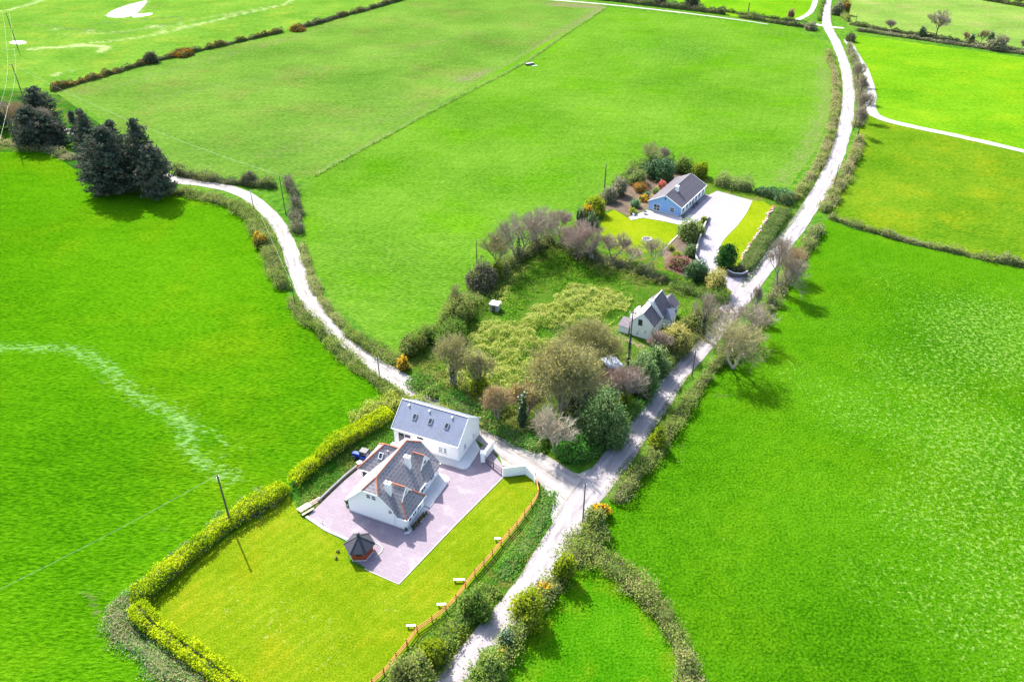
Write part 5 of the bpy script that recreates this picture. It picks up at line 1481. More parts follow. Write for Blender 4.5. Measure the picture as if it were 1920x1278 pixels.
def wing(vc, half, rzw, ueave, ug, zg, over, label_name='bay_roof', v_ov=0.25):
    """projecting bay roof: hip with a small gablet on top"""
    k = (rzw - (EZ - 0.02)) / half
    zlow = rzw - k * (half + v_ov)
    hw = (rzw - zg) / k
    umain = lambda z: W / 2 + (rz - 0.02 - z) / SL
    m = MB()
    for s in (-1, 1):
        m.slab([(umain(rzw) - .3, vc, rzw), (ug, vc, rzw), (ug, vc + s * hw, zg), (ueave, vc + s * (half + v_ov), zlow), (umain(zlow) - .4, vc + s * (half + v_ov), zlow)], 0.1)
    m.slab([(ug - .02, vc - hw, zg), (ug - .02, vc + hw, zg), (ueave, vc + half + v_ov, zlow), (ueave, vc - half - v_ov, zlow)], 0.1)
    # little gable roof lips
    for s in (-1, 1):
        m.slab([(ug - .1, vc, rzw + .01), (ug + over, vc, rzw + .01), (ug + over, vc + s * (hw + .12), zg - .12), (ug - .1, vc + s * (hw + .12), zg - .12)], 0.08)
    rf = m.build(label_name, M['slate'], H_)
    ridge(rf, [((umain(rzw) - .1, vc, rzw + .03), (ug + over, vc, rzw + .03)), ((ug, vc - hw, zg + .03), (ueave, vc - half - v_ov, zlow + .03)), ((ug, vc + hw, zg + .03), (ueave, vc + half + v_ov, zlow + .03))] if over > .2 else [((umain(rzw) - .1, vc, rzw + .03), (ug + over, vc, rzw + .03))])
    g = MB()
    g.hexa([(ug - .12, vc - hw, zg + .02), (ug - .12, vc + hw, zg + .02), (ug - .12, vc, rzw - .09)], [(ug + .06, vc - hw, zg + .02), (ug + .06, vc + hw, zg + .02), (ug + .06, vc, rzw - .09)])
    gb = g.build('gablet', M['white'], H_)
    p = MB()
    p.box(ug + .062, vc - .34, zg + .3, ug + .1, vc - .05, zg + .75)
    p.box(ug + .062, vc + .05, zg + .3, ug + .1, vc + .34, zg + .75)
    p.build('gablet_window', M['glass'], gb)
    b = MB()
    for s in (-1, 1):
        b.plank((ug + over + .02, vc, rzw - .03), (ug + over + .02, vc + s * (hw + .14), zg - .17), 0.06, 0.24)
    b.build('bargeboard', M['frame_white'], gb)
    return rf


wing(WC, WH, 6.45, WU + .4, 9.3, 4.7, 0.25)
wing(11.0, 2.35, 6.1, W + .72, 8.3, 4.15, 0.12, v_ov=0.05)
m = MB()      # annex roof behind
az, ar, av = 2.6, 6.6, 3.6
m.slab([(-2.65, 6.9, az), (-0.1, 6.9, az), (4.2, 10.4, ar), (1.1, 10.4, ar)])
m.slab([(-2.65, 13.9, az), (-0.1, 13.9, az), (4.2, 10.4, ar), (1.1, 10.4, ar)])
m.slab([(-2.65, 6.9, az), (-2.65, 13.9, az), (1.1, 10.4, ar)])
an = m.build('annex_roof', M['slate'], H_)
ridge(an, [((1.1, 10.4, ar + .03), (4.0, 10.4, ar + .03)), ((-2.65, 6.9, az + .03), (1.1, 10.4, ar + .03)), ((-2.65, 13.9, az + .03), (1.1, 10.4, ar + .03))])
skylight(an, (1.0, 9.0, az + (9.0 - 6.9) / 3.5 * (ar - az) + .03), (1, 0, 0), (0, 3.5, ar - az), 0.8, 1.1, 'frame_white')
m = MB()
m.bar((2.1, 9.6, 5.5), (2.1, 9.6, 6.1), 0.09, 0.09, 8)
m.build('vent_pipe', M['metal_grey'], an)
chimney(H_, 6.8, 8.2, 4.6, 7.55)
chimney(H_, 7.0, 1.7, 4.0, 7.4)
m = MB()
for a, b in (((W - uj, -vg - .03, zk - .12), (8.75, -vg - .03, EZ + .65 + .05)), ((uj, -vg - .03, zk - .12), (-ov, -vg - .03, ez - .06)), ((uj, -vg - .03, zk - .1), (W - uj, -vg - .03, zk - .1))):
    m.plank(a, b, 0.05, 0.2)
m.build('bargeboard', M['frame_white'], H_)
m = MB()
m.plank((W + ov + .06, 5.9, ez - .03), (W + ov + .06, LL + vg, ez - .03), 0.12, 0.1)
m.plank((WU + .47, -.25, EZ - .3), (WU + .47, 5.95, EZ - .3), 0.12, 0.1)
m.plank((8.7, -.3, EZ - .28), (WU + .4, -.3, EZ - .28), 0.12, 0.1)
m.plank((-ov - .06, -vg, ez - .03), (-ov - .06, 6.9, ez - .03), 0.12, 0.1)
m.plank((-2.6, 6.85, az - .08), (-.1, 6.85, az - .08), 0.12, 0.1)
m.bar((W + .06, LL - .4, 0), (W + .06, LL - .4, ez), 0.05)
m.bar((WU + .06, .12, .2), (WU + .06, .12, EZ - .3), 0.05)
m.bar((8.75, -.05, .2), (8.75, -.05, EZ - .3), 0.05)
m.build('gutter', M['frame_white'], H_)
for u in (3.75, 4.75):
    window(H_, (u, 0, 4.5), (1, 0, 0), (0, -1, 0), 0.85, 0.95, 1, 2, sill=False)
for v, w_, c in ((0.75, 1.0, 1), (2.1, 1.15, 2), (3.6, 1.15, 2)):
    window(H_, (WU, v, 0.95), (0, 1, 0), (1, 0, 0), w_, 1.35, c, 2)
window(H_, (W, 7.4, 0.95), (0, 1, 0), (1, 0, 0), 1.5, 1.25, 2, 2)
window(H_, (W, 10.6, 0.95), (0, 1, 0), (1, 0, 0), 1.3, 1.25, 2, 2)
window(H_, (W, 6.3, 1.15), (0, 1, 0), (1, 0, 0), 0.55, 0.8, 1, 1)
m = MB()
obox(m, (W, 9.2, 0.17), (0, 1, 0), (1, 0, 0), (0, 1.0), (0, 2.1), (0.003, 0.05))
dr = m.build('door', M['frame_white'], H_)
m = MB()
obox(m, (W, 9.2, 0.17), (0, 1, 0), (1, 0, 0), (0.12, 0.2), (0.95, 1.15), (0.05, 0.1))
m.build('handle', M['metal_dark'], dr)
m = MB()
obox(m, (-1.9, 7.2, 0.1), (1, 0, 0), (0, -1, 0), (0, 0.95), (0, 2.05), (0.003, 0.05))
dr = m.build('door', M['frame_dark'], H_)
dr["label"] = 'dark back door of the annex'
m = MB()
obox(m, (-1.9, 7.2, 0.1), (1, 0, 0), (0, -1, 0), (0.12, 0.2), (0.95, 1.15), (0.05, 0.1))
m.build('handle', M['metal_grey'], dr)
window(H_, (-0.75, 7.2, 1.1), (1, 0, 0), (0, -1, 0), 0.6, 0.9, 1, 2)
m = MB()      # satellite dish on the low gable edge
m.bar((8.3, -.05, 3.0), (8.3, -.3, 3.4), 0.03)
m.bar((8.3, -.32, 3.42), (8.34, -.38, 3.44), 0.34, 0.30, 12)
m.build('satellite_dish', M['metal_grey'], H_)
m = MB()      # pale terrace along the front
arc = [(W + 2.5 - 1.1 * (1 - math.cos(t)) + 0, 12.6 + 1.1 * math.sin(t)) for t in np.linspace(0, math.pi / 2, 7)]
m.prism([(W + .05, 5.8), (W + 2.5, 5.8)] + arc + [(W + .05, 13.7)], 0.03, 0.17)
m.build('terrace', M['concrete'], H_)
m = MB()
m.prism([(WU + .05, 1.6), (WU + 1.3, 1.9), (WU + 1.5, 4.8), (WU + .9, 5.6), (WU + .05, 5.6)], 0.03, 0.14)
m.prism([(WU + .05, -.9), (WU + .75, -.4), (WU + .9, 1.55), (WU + .05, 1.55)], 0.03, 0.13)
m.build('flower_bed', M['concrete'], H_)

# --- long white garage
O2 = G(740.7, 830.1)
Gg = thing('long_shed', 'long white two-storey garage with a pale slate roof and three skylights behind the house', 'garage', O2, ANG)
GL, GW, GE, GR = 13.2, 8.4, 3.9, 7.1
gs = (GR - GE) / (GW / 2)
m = MB()
prof = [(0, 0), (GW, 0), (GW, GE), (GW / 2, GR), (0, GE)]
m.hexa([(0, v, z) for v, z in prof], [(GL, v, z) for v, z in prof])
m.build('wall', M['white'], Gg)
m = MB()
e = GE - .3 * gs + .1
m.slab([(-.25, -.3, e), (GL + .06, -.3, e), (GL + .06, GW / 2, GR + .1), (-.25, GW / 2, GR + .1)])
m.slab([(-.25, GW + .3, e), (GL + .06, GW + .3, e), (GL + .06, GW / 2, GR + .1), (-.25, GW / 2, GR + .1)])
rf = m.build('roof', M['slate_pale'], Gg)
m = MB()
m.plank((-.3, GW / 2, GR + .13), (GL + .1, GW / 2, GR + .13), 0.22, 0.06)
m.build('ridge_capping', M['concrete'], rf)
m = MB()
m.plank((-.25, -.36, e - .04), (GL + .06, -.36, e - .04), 0.13, 0.11)
m.plank((GL + .1, -.3, e - .03), (GL + .1, GW / 2, GR + .06), 0.06, 0.2)
m.plank((GL + .1, GW + .3, e - .03), (GL + .1, GW / 2, GR + .06), 0.06, 0.2)
m.plank((-.28, -.3, e - .03), (-.28, GW / 2, GR + .06), 0.06, 0.2)
m.bar((GL - .1, -.08, .3), (GL - .1, -.08, e), 0.05)
m.bar((.3, -.08, .05), (.3, -.08, e), 0.05)
m.build('gutter', M['frame_white'], Gg)
for u in (3.4, 6.6, 9.9):
    skylight(rf, (u, 2.15, GE + 2.15 * gs + .12), (1, 0, 0), (0, 1, gs), 0.78, 1.1)
for u in (1.5, 5.7, 10.3):
    m = MB()
    v = 3.5
    m.hexa([(u - .14, v - .16, GE + (v - .16) * gs + .08), (u + .14, v - .16, GE + (v - .16) * gs + .08), (u + .14, v + .16, GE + (v + .16) * gs + .08), (u - .14, v + .16, GE + (v + .16) * gs + .08)],
           [(u - .14, v - .16, GE + v * gs + .34), (u + .14, v - .16, GE + v * gs + .34), (u + .14, v + .16, GE + v * gs + .36), (u - .14, v + .16, GE + v * gs + .36)])
    m.build('roof_vent', M['ceramic'], rf)
m = MB()
obox(m, (1.0, 0, 0.1), (1, 0, 0), (0, -1, 0), (0, 2.5), (0, 2.9), (0.003, 0.05))
dr = m.build('garage_door', M['glass'], Gg)
m = MB()
for a in ((-.08, 0), (2.5, 2.58), (1.2, 1.3)):
    obox(m, (1.0, 0, 0.1), (1, 0, 0), (0, -1, 0), a, (0, 2.9), (0.051, 0.09))
obox(m, (1.0, 0, 0.1), (1, 0, 0), (0, -1, 0), (-.08, 2.58), (2.9, 3.0), (0.051, 0.09))
m.build('door_frame', M['frame_white'], dr)
window(Gg, (4.9, 0, 2.85), (1, 0, 0), (0, -1, 0), 1.2, 0.45, 1, 1, 'frame_dark', sill=False)
window(Gg, (9.2, 0, 1.25), (1, 0, 0), (0, -1, 0), 0.75, 1.2, 2, 2, glass='metal_grey')
window(Gg, (10.2, 0, 1.25), (1, 0, 0), (0, -1, 0), 0.6, 1.2, 1, 2, glass='metal_grey')
window(Gg, (GL, 2.0, 1.35), (0, 1, 0), (1, 0, 0), 0.8, 1.1, 1, 2, glass='metal_grey')
window(Gg, (GL, 5.6, 1.35), (0, 1, 0), (1, 0, 0), 0.6, 0.9, 1, 2, glass='metal_grey')
m = MB()
arc = [(GL + 1.3 + 0.9 * math.sin(t), -1.5 + 0.9 * (1 - math.cos(t)) + 0.0) for t in np.linspace(0, math.pi / 2, 6)]
m.prism([(4.5, -1.5), (GL + 1.3, -1.5)] + arc + [(GL + 2.2, 2.0), (GL + 2.0, 4.5), (GL + .02, 6.5), (GL + .02, -.02), (4.5, -.02)], 0.03, 0.3)
m.build('terrace', M['concrete'], Gg)
m = MB()
m.prism([(-.5, -2.2), (4.4, -2.2), (4.4, -.02), (-.5, -.02)], 0.03, 0.16)
m.build('doorstep', M['concrete'], Gg)

# --- gate, wing walls
b0, b1, b2 = G(906, 864), G(924, 841), G(943, 893)
Wg = thing('gate_wall', 'short white wing wall with a square pier at the end of the long garage', 'wall', b0, 0)
m = MB()
d = (b1[0] - b0[0], b1[1] - b0[1])
pp = [(0.0, 0.0), (d[0], d[1])]
nn = Vector((-d[1], d[0], 0)).normalized() * 0.17
m.hexa([(-nn.x, -nn.y, 0), (nn.x, nn.y, 0), (d[0] + nn.x, d[1] + nn.y, 0), (d[0] - nn.x, d[1] - nn.y, 0)], [(-nn.x, -nn.y, 1.75), (nn.x, nn.y, 1.75), (d[0] + nn.x, d[1] + nn.y, 1.75), (d[0] - nn.x, d[1] - nn.y, 1.75)])
m.build('wall_panel', M['white'], Wg)
m = MB()
m.box(-.42, -.42, 0, .42, .42, 2.05)
m.box(-.5, -.5, 2.05, .5, .5, 2.2)
m.build('pier', M['white'], Wg)
m = MB()
nn2 = nn * 1.5
m.hexa([(-nn2.x, -nn2.y, 1.753), (nn2.x, nn2.y, 1.753), (d[0] + nn2.x, d[1] + nn2.y, 1.753), (d[0] - nn2.x, d[1] - nn2.y, 1.753)], [(-nn2.x, -nn2.y, 1.83), (nn2.x, nn2.y, 1.83), (d[0] + nn2.x, d[1] + nn2.y, 1.83), (d[0] - nn2.x, d[1] - nn2.y, 1.83)])
m.build('coping', M['concrete'], Wg)

wl = [G(943, 893), G(985, 888), G(1001, 900), G(1004, 906)]
Wb = thing('boundary_wall', 'smooth white curving boundary wall between the gateway and the rail fence', 'wall', wl[0], 0)
m, mc = MB(), MB()
hs = [2.0, 2.0, 1.35, 0.9]
for i in range(3):
    a = Vector((wl[i][0] - wl[0][0], wl[i][1] - wl[0][1], 0))
    b = Vector((wl[i + 1][0] - wl[0][0], wl[i + 1][1] - wl[0][1], 0))
    n_ = Vector((-(b - a).y, (b - a).x, 0)).normalized() * 0.14
    z = lambda q, h: Vector((q.x, q.y, h))
    m.hexa([a - n_, b - n_, b + n_, a + n_], [z(a - n_, hs[i]), z(b - n_, hs[i + 1]), z(b + n_, hs[i + 1]), z(a + n_, hs[i])])
    n3 = n_ * 1.35
    mc.hexa([z(a - n3, hs[i] + .002), z(b - n3, hs[i + 1] + .002), z(b + n3, hs[i + 1] + .002), z(a + n3, hs[i] + .002)], [z(a - n3, hs[i] + .08), z(b - n3, hs[i + 1] + .08), z(b + n3, hs[i + 1] + .08), z(a + n3, hs[i] + .08)])
m.build('wall_panel', M['white'], Wb)
mc.build('coping', M['concrete'], Wb)

gd = Vector((b2[0] - b0[0], b2[1] - b0[1], 0))
gl = gd.length
gang = math.atan2(gd.y, gd.x)
Gt = thing('driveway_gate', 'dark metal double driveway gate between the white pier and the white wall', 'gate', b0, gang)
for k in range(2):
    x0, x1 = (0.5 + k * (gl - .7) / 2, 0.5 + (k + 1) * (gl - .7) / 2 - .08)
    m = MB()
    for z in (0.15, 0.85, 1.55):
        m.plank((x0, 0, z), (x1, 0, z), 0.05, 0.07)
    m.plank((x0 + .03, 0, .15), (x0 + .03, 0, 1.65), 0.07, 0.07, up=(1, 0, 0))
    m.plank((x1 - .03, 0, .15), (x1 - .03, 0, 1.65), 0.07, 0.07, up=(1, 0, 0))
    lf = m.build('gate_leaf', M['metal_dark'], Gt)
    m = MB()
    for x in np.linspace(x0 + .12, x1 - .12, 13):
        m.bar((x, 0, .18), (x, 0, 1.53), 0.012)
    m.build('gate_bars', M['metal_dark'], lf)

# --- hexagonal wooden hut
hc = G(0, 0)
HUT = (-23.6, 82.6 * (G(675, 1060)[1] / 80.0))
Hu = thing('barbecue_hut', 'small hexagonal wooden hut with charcoal roof and dark flue on the paved yard', 'hut', HUT, math.radians(2))
R1, R2, hz, ha = 1.95, 2.45, 2.1, 3.75
hexp = lambda r: [(r * math.cos(math.radians(60 * i)), r * math.sin(math.radians(60 * i))) for i in range(6)]
m = MB()
m.prism(hexp(R1), 0.2, hz)
m.build('wall', M['wood_red'], Hu)
m = MB()
m.prism(hexp(R1 + .06), 0.03, 0.2)
m.build('base', M['concrete'], Hu)
m = MB()
for i in range(6):
    a, b = hexp(R2)[i], hexp(R2)[(i + 1) % 6]
    m.slab([(a[0], a[1], hz - .1), (b[0], b[1], hz - .1), (0, 0, ha)], 0.1)
rf = m.build('roof', M['roof_felt'], Hu)
m = MB()
for i in range(6):
    a = hexp(R2)[i]
    m.plank((a[0], a[1], hz - .06), (0, 0, ha + .02), 0.12, 0.05)
m.build('hip_capping', M['frame_dark'], rf)
m = MB()
m.bar((0, 0, ha - .3), (0, 0, ha + .45), 0.24, 0.24, 6)
m.bar((0, 0, ha + .45), (0, 0, ha + .62), 0.32, 0.12, 6)
m.build('flue', M['frame_dark'], Hu)
for i in (3, 4, 5, 0):
    a, b = Vector((*hexp(R1)[i], 0)), Vector((*hexp(R1)[(i + 1) % 6], 0))
    r_ = (b - a).normalized()
    n_ = Vector((r_.y, -r_.x, 0))
    ln = (b - a).length
    window(Hu, a + r_ * (ln / 2 - .5) + Vector((0, 0, 1.0)), r_, n_, 1.0, 0.75, 2, 1, 'wood_red', sill=False)
    mm = MB()
    obox(mm, a, r_, n_, (0, .12), (0.2, hz), (0.003, .05))
    obox(mm, a, r_, n_, (.12, ln), (0.75, 0.83), (0.003, .04))
    mm.build('corner_board', M['wood_red'], Hu)
o = strip('kerb', [(HUT[0] + q[0], HUT[1] + q[1]) for q in ((1.6, 1.9), (2.6, 1.6), (3.3, 0.9), (3.2, 0.1), (2.4, -1.0))], 0.2, 0.14, M['kerb'], 0.5)
o["kind"] = "structure"

# --- blue bungalow
B0 = G(1275, 407)
Bu = thing('bungalow', 'long bungalow with a sky-blue gable, white front and dark brown tiled roof', 'bungalow', B0, math.radians(-32))
BW, BL, BE, BR = 10.0, 20.0, 2.95, 5.6
bs = (BR - BE) / (BW / 2)
m = MB()
prof = [(-BW, 0), (0, 0), (0, BE), (-BW / 2, BR), (-BW, BE)]
m.hexa([(u, .25, z) for u, z in prof], [(u, BL, z) for u, z in prof])
m.build('wall', M['white'], Bu)
m = MB()
m.hexa([(u, 0, z) for u, z in prof], [(u, .249, z) for u, z in prof])
g = m.build('gable_wall', M['blue'], Bu)
m = MB()
m.box(-BW - .02, -.05, 0, .02, -.003, .45)
m.box(.003, -.05, 0, .05, BL, .45)
m.build('plinth', M['concrete'], Bu)
m = MB()
e = BE - .3 * bs + .1
m.slab([(.3, -.25, e), (.3, BL + .25, e), (-BW / 2, BL + .25, BR + .1), (-BW / 2, -.25, BR + .1)])
m.slab([(-BW - .3, -.25, e), (-BW - .3, BL + .25, e), (-BW / 2, BL + .25, BR + .1), (-BW / 2, -.25, BR + .1)])
rf = m.build('roof', M['tiles_brown'], Bu)
ridge(rf, [((-BW / 2, -.25, BR + .1), (-BW / 2, BL + .25, BR + .1))], 0.1, 'frame_dark')
m = MB()
for s in (0, 1):
    v = -.29 if s == 0 else BL + .29
    m.plank((.35, v, e - .06), (-BW / 2, v, BR + .02), 0.08, 0.22)
    m.plank((-BW - .35, v, e - .06), (-BW / 2, v, BR + .02), 0.08, 0.22)
m.plank((.35, -.25, e - .06), (.35, BL + .25, e - .06), 0.1, 0.14)
m.build('bargeboard', M['frame_white'], Bu)
chimney(Bu, -BW / 2 + 1.0, 6.0, 4.6, 6.6, 0.8, 0.95)
window(Bu, (-8.4, 0, 0.2), (1, 0, 0), (0, -1, 0), 2.0, 2.1, 2, 2, sill=False, name='patio_door', bar=.07)
window(Bu, (-3.3, 0, 0.95), (1, 0, 0), (0, -1, 0), 1.35, 1.45, 1, 2, bar=.06)
for v in (1.3, 4.2, 6.6, 11.6, 14.3, 17.4):
    window(Bu, (0, v, 0.85), (0, 1, 0), (1, 0, 0), 1.5, 1.4, 2, 1, bar=.06)
window(Bu, (0, 9.0, 0.1), (0, 1, 0), (1, 0, 0), 1.5, 2.15, 2, 1, sill=False, name='front_door')
m = MB()
m.box(-5.3, -.06, 4.3, -4.8, -.003, 4.75)
m.build('gable_vent', M['frame_dark'], Bu)
m = MB()
m.prism([(.08, -.3), (1.6, -.3), (1.6, BL), (.08, BL)], 0.05, 0.1)
m.build('path', M['yard'], Bu)

# --- derelict cottage
C0 = G(1180.4, 626.7)
Cc = thing('derelict_cottage', 'derelict stained white cottage with broken purple slate roofs and fallen rear wall', 'cottage', C0, math.radians(-31))
CW = 5.2
m = MB()
prof = [(0, 0), (CW, 0), (CW, 3.5), (CW / 2, 6.1), (0, 3.5)]
m.hexa([(u, 0, z) for u, z in prof], [(u, 4.6, z) for u, z in prof])
prof2 = [(0, 0), (CW + .02, 0), (CW + .02, 3.8), (CW / 2 + .2, 7.0), (0.4, 4.3), (0, 3.0)]
m.hexa([(u, 4.6, z) for u, z in prof2], [(u, 10.2, z) for u, z in prof2])
m.hexa([(2.2, 10.2, 0), (6.2, 10.2, 0), (6.2, 13.2, 0), (2.2, 13.2, 0)], [(2.2, 10.2, 3.4), (6.2, 10.2, 3.4), (6.2, 13.2, 3.4), (2.2, 13.2, 3.4)])
m.hexa([(2.3, 13.0, 3.4), (6.1, 13.0, 3.4), (4.2, 13.0, 5.2)], [(2.3, 13.18, 3.4), (6.1, 13.18, 3.4), (4.2, 13.18, 5.2)])
m.build('wall', M['white_old'], Cc)
k = 2.6 / 2.6
m = MB()
m.slab([(CW + .2, .08, 3.42), (CW + .2, 4.7, 3.42), (CW / 2, 4.7, 6.2), (CW / 2, .08, 6.2)], .12)
m.slab([(CW + .22, 5.0, 3.72), (CW + .22, 10.3, 3.72), (CW / 2 + .2, 10.3, 7.1), (CW / 2 + .2, 5.0, 7.1)], .12)
m.slab([(CW / 2 + .2, 7.2, 7.1), (CW / 2 + .2, 10.3, 7.1), (0.1, 10.3, 4.2), (0.1, 7.9, 4.2)], .12)
m.slab([(6.4, 10.4, 3.4), (6.4, 13.3, 3.4), (4.2, 13.3, 5.3), (4.2, 10.4, 5.3)], .1)
m.slab([(2.0, 10.4, 3.4), (2.0, 13.3, 3.4), (4.2, 13.3, 5.3), (4.2, 10.4, 5.3)], .1)
m.slab([(-.1, .08, 3.42), (-.1, 2.2, 3.42), (1.6, 3.0, 5.1), (CW / 2, 3.2, 6.2), (CW / 2, .08, 6.2)], .12)
rf = m.build('roof', M['slate_old'], Cc)
m = MB()
m.plank((CW / 2, -.03, 6.2), (CW + .2, -.03, 3.46), 0.18, 0.14)
m.plank((CW / 2, -.03, 6.2), (-.1, -.03, 3.46), 0.18, 0.14)
m.plank((CW / 2 + .2, 10.36, 7.1), (CW + .22, 10.36, 3.76), 0.16, 0.14)
m.plank((CW / 2 + .2, 4.86, 7.15), (CW + .2, 4.86, 3.78), 0.3, 0.2)
m.plank((CW / 2, 0, 6.3), (CW / 2, 4.6, 6.3), 0.22, 0.08)
m.plank((CW / 2 + .2, 5, 7.18), (CW / 2 + .2, 10.3, 7.18), 0.2, 0.08)
m.build('coping', M['concrete'], rf)
chimney(Cc, CW / 2 - .1, 4.9, 5.0, 7.0, 0.9, 0.7, 'white_old', 1)
rr = np.random.default_rng(5)
m = MB()
for i in range(26):          # broken wall heads and rubble on the rear side
    u, v = rr.uniform(-1.6, 0.9), rr.uniform(3.0, 8.0)
    z = max(0.3, 4.6 + (u - 0.9) * 1.6 + rr.normal() * .3)
    s_ = rr.uniform(.22, .5)
    m.hexa([(u - s_, v - s_ * .7, z - s_ * .8), (u + s_, v - s_ * .6, z - s_), (u + s_ * .8, v + s_, z - s_ * .8), (u - s_ * .7, v + s_ * .8, z - s_)], [(u - s_ * .7, v - s_ * .5, z + s_ * .5), (u + s_ * .6, v - s_ * .7, z + s_ * .4), (u + s_ * .7, v + s_ * .5, z + s_ * .6), (u - s_ * .5, v + s_ * .6, z + s_ * .3)])
m.build('broken_wall', M['rubble'], Cc)
m = MB()
for i in range(16):
    u, v, z = rr.uniform(-2.0, .6), rr.uniform(3.0, 8.6), 0
    z = max(.2, 2.6 + u * 1.1 + rr.normal() * .4)
    m.bar((u, v, z), (u + rr.normal() * .9, v + rr.normal() * .9, z + rr.uniform(-.2, .6)), .09, .07, 4)
m.build('fallen_rafter', M['wood_grey'], Cc)
m = MB()
for i in range(9):            # what is left of the rear outshot, its head fallen to different heights
    v0, v1 = 3.0 + i * .56, 3.0 + (i + 1) * .56
    za, zb = 2.0 + rr.uniform(-.5, 1.4), 3.2 + rr.uniform(-.5, .9)
    m.hexa([(-1.5, v0, 0), (-1.1, v0, 0), (-1.1, v1, 0), (-1.5, v1, 0)], [(-1.5, v0, za), (-1.1, v0, za + .2), (-1.1, v1, za + .1), (-1.5, v1, za - .2)])
    m.hexa([(-.5, v0, 0), (-.02, v0, 0), (-.02, v1, 0), (-.5, v1, 0)], [(-.5, v0, zb), (-.02, v0, zb + .2), (-.02, v1, zb), (-.5, v1, zb - .3)])
m.build('rear_wall', M['white_old'], Cc)
m = MB()                      # lean-to at the left
m.hexa([(-2.7, -.15, 0), (-.35, -.15, 0), (-.35, 2.4, 0), (-2.7, 2.4, 0)], [(-2.7, -.15, 1.7), (-.35, -.15, 1.7), (-.35, 2.4, 2.5), (-2.7, 2.4, 2.5)])
ln_ = m.build('lean_to', M['white_old'], Cc)
m = MB()
m.slab([(-2.85, -.3, 1.72), (-.25, -.3, 1.72), (-.25, 2.5, 2.62), (-2.85, 2.5, 2.62)], .08)
m.build('lean_to_roof', M['slate_old'], ln_)
m = MB()                      # porch on the right side
m.hexa([(CW + .03, 6.6, 0), (CW + 1.9, 6.6, 0), (CW + 1.9, 9.3, 0), (CW + .03, 9.3, 0)], [(CW + .03, 6.6, 2.6), (CW + 1.9, 6.6, 2.6), (CW + 1.9, 9.3, 2.6), (CW + .03, 9.3, 2.6)])
m.hexa([(CW + 1.6, 6.6, 2.6), (CW + 1.6, 9.3, 2.6), (CW + 1.6, 7.95, 4.3)], [(CW + 1.9, 6.6, 2.6), (CW + 1.9, 9.3, 2.6), (CW + 1.9, 7.95, 4.3)])
po = m.build('porch', M['white_old'], Cc)
m = MB()
for s in (-1, 1):
    m.slab([(CW - .4, 7.95, 4.4), (CW + 1.95, 7.95, 4.4), (CW + 1.95, 7.95 + s * 1.5, 2.5), (CW - .05, 7.95 + s * 1.5, 2.5)], .08)
m.build('porch_roof', M['slate_pale'], po)
window(Cc, (CW + 1.9, 7.6, 0.9), (0, 1, 0), (1, 0, 0), .6, 1.2, 1, 2, 'white_old', sill=False)
window(Cc, (1.75, 0, 3.15), (1, 0, 0), (0, -1, 0), 0.95, 1.45, 1, 3, 'frame_dark')
window(Cc, (6.2, 11.2, 1.2), (0, 1, 0), (1, 0, 0), .8, 1.2, 1, 2, 'frame_dark', sill=False)
m = MB()
m.bar((-.12, -.15, 0), (-.12, -.15, 3.4), .07)
m.bar((CW + .08, -.08, 0), (CW + .08, -.08, 3.3), .06)
m.bar((CW + 1.9, 6.45, 0), (CW + 1.9, 6.45, 2.5), .06)
m.build('downpipe', M['frame_dark'], Cc)

# --- little sheds
s0 = G(918.5, 583)
Sh = thing('block_hut', 'tiny grey block hut with a pale slab roof at the upper left of the plot', 'hut', s0, math.radians(-20))
m = MB()
m.box(0, 0, 0, 2.0, 1.8, 1.75)
m.build('wall', M['stone'], Sh)
m = MB()
m.box(-.18, -.18, 1.752, 2.18, 1.98, 1.95)
m.build('roof', M['concrete'], Sh)
m = MB()
obox(m, (.6, 0, 0), (1, 0, 0), (0, -1, 0), (0, .75), (0, 1.4), (.003, .04))
m.build('door', M['wood_grey'], Sh)
s0 = G(1146, 705)
Sh = thing('tin_shed', 'small brown timber shed with a blue-grey corrugated sheet roof among the bushes', 'shed', s0, math.radians(30))
m = MB()
m.hexa([(-.2, 0, 0), (2.6, 0, 0), (2.6, 3.2, 0), (-.2, 3.2, 0)], [(-.2, 0, 1.9), (2.6, 0, 1.9), (2.6, 3.2, 2.4), (-.2, 3.2, 2.4)])
m.build('wall', M['wood_post'], Sh)
for i in range(4):
    x0 = -.45 + i * .83
    m = MB()
    for j in range(4):
        xa, xb, xc = x0 + j * .205, x0 + j * .205 + .1, x0 + (j + 1) * .205
        for a, b, za, zb in ((xa, xb, 0, .07), (xb, xc, .07, 0)):
            m.hexa([(a, -.35, 1.86 + za), (b, -.35, 1.86 + zb), (b, 3.5, 2.48 + zb), (a, 3.5, 2.48 + za)], [(a, -.35, 1.89 + za), (b, -.35, 1.89 + zb), (b, 3.5, 2.51 + zb), (a, 3.5, 2.51 + za)])
    m.build('roof_sheet', M['tin'], Sh)
m = MB()
obox(m, (.7, 0, 0), (1, 0, 0), (0, -1, 0), (0, .9), (0, 1.75), (.003, .05))
m.build('door', M['wood_grey'], Sh)

